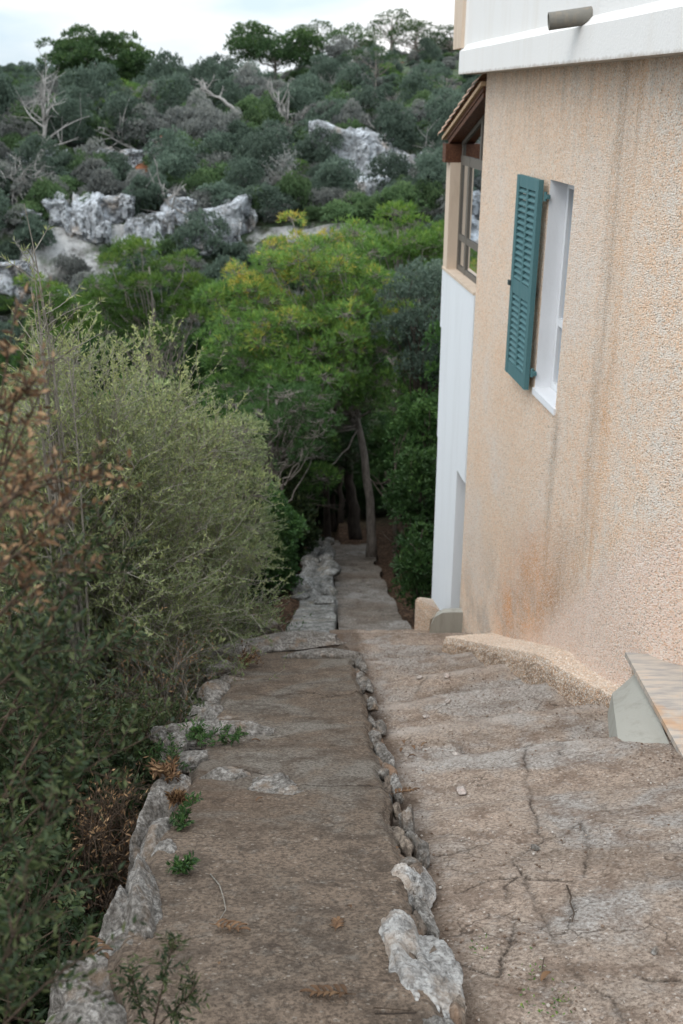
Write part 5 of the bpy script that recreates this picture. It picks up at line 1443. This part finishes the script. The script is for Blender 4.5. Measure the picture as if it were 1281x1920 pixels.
lying_twig([(1062, 1668), (1070, 1690), (1068, 1700), (1076, 1720), (1072, 1736)], 'short forked brown twig lying across the near stair')
lying_twig([(1020, 1800), (1016, 1822), (1019, 1842)], 'tiny upright stalk by the brown leaf on the near stair', r=0.002)
lying_twig([(700, 1896), (735, 1899), (770, 1902)], 'thin dark stick at the bottom of the wall top', 'w', 0.0025)
# pale chips on the stair
rng = np.random.default_rng(77)
chips = [(858, 1412, .03, 'pale pink stone chip on the stair just below the fourth visible step'), (866, 1487, .035, 'pale stone chip set in the near stair edge'), (840, 1328, .028, 'pale chip on the left of a middle step'),
         (838, 1280, .03, 'pale chip on the far steps near the kerb'), (978, 1336, .026, 'white chip on the right half of a middle step'), (786, 1284, .028, 'pale chip near the cracks on the far step'),
         (1004, 1588, .022, 'small dark pebble at the crossing of cracks on the near stair'), (800, 1345, .026, 'flat pale chip beside the edge stones on a middle step'), (1228, 1790, .018, 'dark pebble near the right edge of the near stair'),
         (950, 1345, .02, 'small pale chip in the middle of a step')]
for k, (px, py, s, lab) in enumerate(chips):
    x, Y = stair_pt(px, py)
    o = rock('stone_chip', (x, Y, stair_z(x, Y) + 0.008), (s, s * 0.7, s * 0.4), 400 + k, M['rock' if 'dark' in lab else 'chip'], None, 3, rng.uniform(0, 3))
    tag(o, lab, 'stone')
# grit and crumbs: one object
ga = Acc(); v0, f0 = ico(1)
ng = 11000
gx = rng.uniform(0.2, 2.0, ng); gy = rng.uniform(1.9, 9.0, ng) ** 1.0
dens = fbm(gx * 2.0, gy * 2.0, 0, 4, 161) + 0.35 * (gx < 0.55 - 0.032 * gy)
keep = dens > rng.uniform(-0.35, 0.35, ng)
gx, gy = gx[keep], gy[keep]
gzv = stair_z0(gx, gy)
for x, y, z in zip(gx, gy, gzv):
    s = 0.0022 + 0.006 * rng.random() ** 3.5
    ga.add(v0 * np.array([s, s * rng.uniform(0.6, 1.2), s * 0.6]) + (x, y, z + s * 0.3 + 0.002), None, f0, np.full(len(v0), rng.random()))
m = NT('grit'); gmat = m.done(m.ramp(m.attr('rnd'), [(0.0, (0.09, 0.055, 0.035)), (0.6, (0.22, 0.16, 0.12)), (0.93, (0.40, 0.35, 0.30)), (1.0, (0.5, 0.46, 0.42))]), 0.9)
o = ga.build('grit', gmat, None, False)
tag(o, 'fine grit and crumbs scattered over the stair surface', 'grit', kind='stuff')
# green flecks of moss / fallen leaflets
ma = Acc(); nm = 90
fx, fy = [], []
for k in range(nm):
    c = [(985, 1880), (1000, 1815), (1040, 1890), (900, 1780), (1050, 1870)][k % 5]
    x, Y = stair_pt(c[0] + rng.normal(0, 14), c[1] + rng.normal(0, 14)); fx.append(x); fy.append(Y)
fx, fy = np.array(fx), np.array(fy)
pos = np.stack([fx, fy, stair_z0(fx, fy) + 0.010], 1)
dd = rand_dirs(rng, nm) * np.array([1, 1, 0.15])
leaves(ma, pos, dd, 0.014, 0.006, rng)
o = ma.build('fallen_leaflets', M['pine_leaf'], None, False); tag(o, 'tiny green leaflets scattered on the near stair', 'leaflets', kind='stuff')

# ------------------------------------------------------------------ hillside
rng = np.random.default_rng(900)
def hill_pine(px, py_top, py_base, half_px, seed, label, Y=None, **kw):
    b = ray_ground(px, py_base) if Y is None else P(px, py_base, Y)
    Y = b.y
    kw.setdefault('leafmat', 'pine_far'); kw.setdefault('nclump', 40); kw.setdefault('tufts', 40)
    rx = half_px / F_PX * Y
    return pine_at(px, py_top, kw.pop('py_low', (py_top + py_base) / 2 + 10), half_px, Y, seed=seed, blade=kw.pop('blade', rx * 0.07), bw=kw.pop('bw', rx * 0.018), nb=6, clump_r=rx * kw.pop('cr', 0.36), barkmat='bark', label=label, twigs=False, trunk_r=kw.pop('trunk_r', 0.18), **kw)
hill_pine(185, 42, 205, 92, 501, 'broad umbrella shaped pine standing alone on the left skyline', Y=88, nclump=90, tufts=60, py_low=175, shell=0.4, cr=0.25)
hill_pine(245, 70, 190, 35, 502, 'small crown leaning right of the broad skyline pine', Y=90, nclump=14, py_low=130)
hill_pine(515, 35, 140, 82, 503, 'wide dark green pine on the skyline left of centre', Y=92, nclump=60, tufts=60, py_low=130, shell=0.4)
hill_pine(596, 30, 110, 34, 504, 'small round pine top behind the wide skyline pine', Y=104, nclump=26, py_low=90)
hill_pine(665, 42, 120, 48, 505, 'low spreading pine on the skyline right of the small round one', Y=100, nclump=34, py_low=100)
hill_pine(735, 12, 110, 38, 506, 'airy open pine, the highest on the skyline', Y=98, nclump=36, py_low=80, tufts=30, cr=0.28)
hill_pine(780, 32, 110, 42, 507, 'dense dark pine next to the highest airy one', Y=95, nclump=44, py_low=95)
hill_pine(845, 42, 110, 32, 508, 'pine on the skyline touching the balcony edge', Y=97, nclump=34, py_low=105)
hill_pine(705, 82, 215, 45, 509, 'slender pine with a long bare trunk on the slope below the skyline', nclump=14, py_low=120, tufts=24, trunk_r=0.11, flat=0.4)
hill_pine(838, 135, 240, 30, 510, 'small flat topped pine left of the roof edge', nclump=12, py_low=165, tufts=26, trunk_r=0.09, flat=0.4)
hill_pine(235, 145, 215, 33, 511, 'young bright green pine below the broad skyline pine', nclump=18, py_low=200, leafmat='pine_leaf')
hill_pine(10, 180, 235, 28, 512, 'dark bush at the left edge below the far ridge', nclump=20, py_low=225)
hill_pine(520, 160, 200, 30, 513, 'flat green canopy above the forked dead trunks', nclump=10, py_low=172, leafmat='hill_green')
# dead trees on the slope
def hdead(pb, pt, seed, label, dy=0.0, **kw):
    b = ray_ground(*pb); t_ = P(pt[0], pt[1], b.y + dy)
    return dead_tree('dead_tree', tuple(b - Vector((0, 0, 0.1))), tuple(t_), seed, label, **kw)
hdead((70, 318), (80, 185), 601, 'tall bare grey tree with spreading limbs at the left above the cliff', r0=0.15, nbr=16, blen=3.0, sub=4, start=0.3, bend=(0.4, 0, 0), updir=0.4)
hdead((310, 305), (195, 238), 602, 'fallen bare tree lying across the slope, its root end to the right', r0=0.17, nbr=14, blen=2.2, sub=3, bend=(0, 0, -0.5), updir=0.5)
hdead((472, 245), (375, 165), 603, 'leaning bleached trunk slanting up to the left near the middle of the slope', r0=0.17, nbr=9, blen=1.6, sub=3, start=0.7, bend=(0.4, 0, 0.5), updir=0.3)
hdead((540, 258), (520, 188), 604, 'forked pale dead trunk standing in bushes, left prong', r0=0.20, nbr=8, blen=1.7, sub=3, updir=0.6)
hdead((545, 258), (568, 215), 605, 'short pale dead limbs right of the forked trunk', r0=0.12, nbr=9, blen=1.4, sub=4, updir=0.5)
hdead((335, 420), (300, 350), 606, 'bleached overturned root mass hanging over the lower cliff', r0=0.15, nbr=16, blen=2.0, sub=3, start=0.1, updir=-0.1)
hdead((742, 290), (690, 225), 607, 'thin leaning dead trunk above the big white rock', r0=0.09, nbr=8, blen=1.0, sub=4, start=0.5)
hdead((760, 345), (832, 262), 608, 'bare branching tree reaching toward the roof corner', r0=0.11, nbr=14, blen=1.6, sub=5, start=0.3)
hdead((20, 385), (75, 320), 609, 'grey tangled dead branches at the left edge above the low cliff', r0=0.09, nbr=18, blen=2.0, sub=7, start=0.1)
hdead((470, 330), (400, 300), 610, 'low dead scrub tree lying left of the grey bush cluster', r0=0.09, nbr=18, blen=1.8, sub=6, start=0.1)
hdead((530, 378), (528, 305), 611, 'pale dry little conifer standing below the forked trunks', r0=0.06, nbr=26, blen=1.2, sub=6, start=0.15, crown=('hill_grey', 5, 0.12, 0.14))
hdead((640, 200), (600, 165), 612, 'grey leafless bush on the slope below the skyline centre', r0=0.08, nbr=24, blen=2.0, sub=7, start=0.1)
# limestone outcrops
def hrock(px, py, w_px, h_px, seed, label, dy=0.0, thick=0.6):
    b = ray_ground(px, py + h_px * 0.35)
    Y = b.y + dy; s = Y / F_PX
    c = P(px, py, Y)
    o = rock('limestone_outcrop', c + Vector((0, thick * 0.5, 0)), (w_px * s * 0.70, max(1.0, thick * w_px * s * 0.5), h_px * s * 0.70), seed, M['rock_hill'], None, 5, rng.uniform(-0.2, 0.2), (0.05, 0.0), cuts=10, rough=0.36, boxy=0.5)
    return tag(o, label, 'rock')
hrock(650, 298, 88, 90, 701, 'biggest white limestone rock on the slope right of centre')
hrock(705, 292, 60, 60, 702, 'white rock joined to the right side of the biggest one')
hrock(702, 358, 44, 32, 703, 'low pale boulder below the big white rocks')
hrock(770, 318, 44, 46, 704, 'pale rock beside the bare tree near the house')
hrock(812, 312, 26, 34, 705, 'small pale rock close to the house edge')
hrock(740, 338, 30, 26, 706, 'small white boulder between the big rocks and the house')
hrock(262, 432, 62, 50, 707, 'rounded white cliff bulge above the bright green pine')
hrock(425, 425, 78, 70, 708, 'bright white cliff face between the two green crowns')
hrock(152, 418, 52, 66, 709, 'tall pale cliff face left of the rounded bulge')
hrock(215, 395, 60, 40, 710, 'grey ledge of the low cliff above the rounded bulge')
hrock(345, 398, 46, 44, 711, 'pale rock under the overturned root mass')
hrock(85, 295, 80, 26, 712, 'white ledge of the upper cliff at the left behind the bare tree')
hrock(170, 300, 54, 30, 713, 'broken white ledge right of the bare tree')
hrock(15, 300, 50, 28, 714, 'white ledge at the left edge of the upper cliff')
hrock(292, 278, 22, 26, 715, 'small white rock beside the red earth scar')
hrock(378, 438, 50, 44, 718, 'pale cliff face just left of the bright white one')
hrock(108, 400, 40, 44, 719, 'pale cliff piece at the left end of the low cliff')
hrock(300, 425, 36, 40, 720, 'small pale cliff face between the rounded bulge and the root mass')
hrock(235, 300, 48, 26, 721, 'white ledge in line with the upper cliff beneath the fallen tree')
for k_, (a_, b_, c_, d_, l_) in enumerate([(60, 415, 40, 30, 'low grey cliff piece near the left edge, half hidden by scrub'), (185, 430, 30, 40, 'narrow cliff piece between two wider pale faces'),
        (460, 412, 30, 34, 'pale cliff end just above the yellow green crown'), (125, 298, 26, 22, 'small white ledge left of the broken one'), (632, 330, 34, 26, 'low pale rock under the left side of the biggest rock'),
        (680, 335, 30, 22, 'small pale rock under the right side of the biggest rock'), (790, 345, 26, 20, 'small rock near the house below the bare tree'), (210, 380, 26, 16, 'thin grey ledge on the slope above the low cliff')]):
    hrock(a_, b_, c_, d_, 730 + k_, l_)
hrock(20, 520, 60, 50, 716, 'pale rock behind the brown leaves at the left edge')
hrock(140, 575, 40, 60, 717, 'pale rock showing between the left pine and the shrub')
# patches of bare red earth
def earth(px, py, w, h, seed, label):
    b = ray_ground(px, py); s = b.y / F_PX
    n = 20; gx_, gy_ = np.meshgrid(np.linspace(-1, 1, n), np.linspace(-1, 1, n), indexing='ij')
    X = b.x + gx_ * w * s * 0.5; Yv = b.y + gy_ * h * s * 2.0
    Z = ground_z(X, Yv) + 0.28 - 0.55 * (gx_ ** 2 + gy_ ** 2) + 0.15 * fbm(X, Yv, 0, 3, seed)
    o = link('red_earth', grid_mesh('red_earth', X, Yv, Z), M_red, None, True)
    tag(o, kind='structure'); return o
mm = NT('red_earth'); M_red = mm.done(mm.ramp(mm.noise(1.5, 6, 0.7), [(0.35, (0.10, 0.045, 0.022)), (0.6, (0.30, 0.115, 0.055)), (0.75, (0.38, 0.24, 0.16))]), 0.95)
earth(318, 250, 40, 55, 1, ''); earth(262, 325, 40, 22, 2, ''); earth(300, 212, 60, 12, 3, ''); earth(68, 280, 26, 14, 4, '')

# bush prototypes, standing on the slope as named shrubs, then scattered as scrub
def hill_bush(px, py, half_px, h_px, seed, mat, label, n=26, tufts=60, twig=False):
    b = ray_ground(px, py); Y = b.y; s = Y / F_PX
    rx = half_px * s; h = h_px * s
    return pine_tree((b.x, Y, b.z - 0.15), h, (0, 0, h * 0.45), (rx * 0.75, rx * 0.75, h * 0.42), seed, nclump=n, tufts=tufts, blade=0.17, bw=0.06, nb=5, trunk_r=0.05,
                     clump_r=rx * 0.36, leafmat=mat, barkmat='twig', label=label, name='shrub', shell=0.35, flat=0.8, twigs=False)
hb_list = [(320, 190, 38, 50, 801, 'hill_grey', 'round grey brown leafless bush on the slope under the skyline'), (410, 160, 45, 70, 802, 'hill_leaf', 'dark grey green bush left of the wide skyline pine'),
           (640, 130, 38, 60, 803, 'hill_grey', 'tall grey green bush right of the wide skyline pine'), (520, 300, 52, 70, 804, 'hill_leaf', 'dark rounded bush around the forked dead trunks'),
           (780, 200, 50, 60, 805, 'hill_green', 'green bush on the upper slope left of the roof'), (590, 330, 50, 60, 806, 'hill_leaf', 'dark bush left of the biggest white rock'),
           (430, 215, 50, 50, 807, 'hill_green', 'green shrub on the mid slope beside the leaning trunk'), (650, 225, 60, 55, 808, 'hill_grey', 'grey shrub on the slope above the biggest white rock')]
protos = []
for a_ in hb_list:
    t_ = hill_bush(*a_); protos.append([c for c in t_.children if c.name.startswith('crown')][0])
for t_ in COL.objects:
    if t_.name.startswith('shrub') and t_.parent is None: t_['category'] = 'shrub'

# scattered scrub (uncountable): one object, points instancing the crowns above
def scatter(name, label, pts, scl, rot, idx, sources):
    me = bpy.data.meshes.new(name)
    me.vertices.add(len(pts)); me.vertices.foreach_set('co', np.asarray(pts, np.float32).ravel())
    for nm_, vals in (('scl', scl), ('rot', rot), ('idx', idx), ('zsc', np.random.default_rng(4).uniform(0.7, 1.6, len(pts)))):
        at = me.attributes.new(nm_, 'FLOAT', 'POINT'); at.data.foreach_set('value', np.asarray(vals, np.float32))
    o = bpy.data.objects.new(name, me); COL.objects.link(o)
    ng_ = bpy.data.node_groups.new(name, 'GeometryNodeTree')
    ng_.interface.new_socket('Geometry', in_out='INPUT', socket_type='NodeSocketGeometry')
    ng_.interface.new_socket('Geometry', in_out='OUTPUT', socket_type='NodeSocketGeometry')
    N_ = ng_.nodes; Lk = ng_.links
    gi = N_.new('NodeGroupInput'); go = N_.new('NodeGroupOutput')
    jn = N_.new('GeometryNodeJoinGeometry')
    def named(nm_):
        nd = N_.new('GeometryNodeInputNamedAttribute'); nd.data_type = 'FLOAT'; nd.inputs['Name'].default_value = nm_; return nd.outputs['Attribute']
    sc_n, ro_n, ix_n = named('scl'), named('rot'), named('idx')
    cx = N_.new('ShaderNodeCombineXYZ'); Lk.new(ro_n, cx.inputs['Z'])
    zs_n = named('zsc'); sv_n = N_.new('ShaderNodeCombineXYZ')
    mz = N_.new('ShaderNodeMath'); mz.operation = 'MULTIPLY'; Lk.new(sc_n, mz.inputs[0]); Lk.new(zs_n, mz.inputs[1])
    Lk.new(sc_n, sv_n.inputs['X']); Lk.new(sc_n, sv_n.inputs['Y']); Lk.new(mz.outputs[0], sv_n.inputs['Z'])
    for k, src in enumerate(sources):
        oi = N_.new('GeometryNodeObjectInfo'); oi.transform_space = 'ORIGINAL'; oi.inputs['Object'].default_value = src
        cmp_ = N_.new('FunctionNodeCompare'); cmp_.data_type = 'FLOAT'; cmp_.operation = 'EQUAL'
        Lk.new(ix_n, cmp_.inputs[0]); cmp_.inputs[1].default_value = float(k); cmp_.inputs['Epsilon'].default_value = 0.1
        ins = N_.new('GeometryNodeInstanceOnPoints')
        Lk.new(gi.outputs[0], ins.inputs['Points']); Lk.new(cmp_.outputs[0], ins.inputs['Selection'])
        Lk.new(oi.outputs['Geometry'], ins.inputs['Instance']); Lk.new(cx.outputs[0], ins.inputs['Rotation']); Lk.new(sv_n.outputs[0], ins.inputs['Scale'])
        Lk.new(ins.outputs[0], jn.inputs[0])
    Lk.new(jn.outputs[0], go.inputs[0])
    md = o.modifiers.new('scatter', 'NODES'); md.node_group = ng_
    tag(o, label, 'scrub', kind='stuff')
    return o
n = 4600
Ys = 37 + 91 * rng.random(n) ** 1.25 ; us_ = rng.uniform(-0.42, 0.20, n); Xs = us_ * Ys
Zs = ground_z(Xs, Ys)
gr = np.abs(ground_z(Xs, Ys + 0.4) - ground_z(Xs, Ys - 0.4)) / 0.8
dn = fbm(Xs * 0.12, Ys * 0.12, 0, 3, 191)
keep = (gr < 1.6) & ((dn > -0.30) | (Ys < 62)) & ((gr < 0.8) | (rng.random(n) < 0.75))
# keep the rock faces, the red scar and the outcrops clear
def scr(x, y, z):
    fx_ = (y * CP - z * SP); return W_PX / 2 + F_PX * x / fx_, H_PX / 2 - F_PX * (y * SP + z * CP) / fx_
PXs, PYs = scr(Xs, Ys, Zs + 0.4)
for (cx_, cy_, rx_, ry_) in [(180, 185, 80, 12), (515, 150, 60, 8), (705, 190, 14, 30), (250, 285, 60, 8), (430, 225, 35, 10), (540, 245, 28, 8), (320, 390, 30, 20), (650, 300, 48, 42), (705, 300, 34, 34), (702, 358, 25, 20), (770, 320, 26, 26), (262, 432, 34, 30), (425, 425, 42, 38), (152, 418, 28, 34), (85, 300, 44, 15), (170, 302, 30, 16),
                             (318, 252, 18, 28), (262, 325, 22, 12), (345, 400, 26, 24), (215, 400, 30, 16), (15, 302, 26, 15), (375, 440, 30, 26), (60, 415, 20, 14), (185, 430, 16, 18), (460, 412, 16, 16), (125, 298, 14, 10), (632, 330, 18, 12), (680, 335, 16, 12), (790, 345, 14, 10), (110, 405, 22, 24), (300, 425, 20, 20), (232, 300, 26, 14)]:
    keep &= ~((np.abs(PXs - cx_) < rx_ * 1.0) & (PYs > cy_ - ry_ * 0.8) & (PYs < cy_ + ry_ + 16))
Xs, Ys, Zs = Xs[keep], Ys[keep], Zs[keep]
n = len(Xs)
extra = [c for o_ in COL.objects if o_.parent is None for c in o_.children if (c.name.startswith('branches') and o_.get('label', '').startswith(('low dead scrub', 'grey leafless'))) or (c.name.startswith('crown') and o_.get('label', '').startswith('young bright'))]
protos = protos + extra
ne = len(extra)
idx = rng.choice(8 + ne, n, p=np.array([.09, .15, .08, .14, .12, .12, .12, .08] + [.10 / ne] * ne))
scl = rng.uniform(0.25, 0.80, n) * np.interp(Ys, [37, 60, 80, 92, 130], [0.75, 0.95, 0.95, 0.42, 0.36])
scatter('hill_scrub', 'dense grey and green maquis scrub covering the whole hillside', np.stack([Xs, Ys, Zs - 0.15], 1), scl, rng.uniform(0, 6.28, n), idx, protos)
# far ridge wood
n = 1500
Ys = rng.uniform(230, 330, n); Xs = rng.uniform(-0.55, -0.12, n) * Ys; Zs = ground_z(Xs, Ys)
scatter('far_wood', 'far low wooded ridge at the left horizon', np.stack([Xs, Ys, Zs - 0.3], 1), rng.uniform(0.4, 0.9, n), rng.uniform(0, 6.28, n), rng.choice([1, 3, 4], n), protos)
# undergrowth on the valley floor and sides, filling behind the trees
n = 900
Ys = rng.uniform(11, 37, n); Xs = rng.uniform(-0.48, 0.42, n) * Ys; Zs = ground_z(Xs, Ys)
keep = (Xs < -1.6) | ((Xs > 2.2) & (Ys > 14)) | (Ys > 29)
keep &= ~((Xs > 0.9) & (Ys < 14)) & ~((Ys < 19) & (Xs > -5.5) & (Xs < 0))
Xs, Ys, Zs = Xs[keep], Ys[keep], Zs[keep]; n = len(Xs)
gsrc = [[c for c in o_.children if c.name.startswith('crown')][0] for o_ in COL.objects if o_.parent is None and o_.name.startswith('shrub') and o_.get('label', '').startswith(('green leafy', 'shaded shrub', 'dark green shrub over'))]
scatter('valley_undergrowth', 'dark green undergrowth filling the valley floor under the pines', np.stack([Xs, Ys, Zs - 0.3], 1), rng.uniform(0.5, 1.0, n), rng.uniform(0, 6.28, n), rng.integers(0, len(gsrc), n), gsrc)
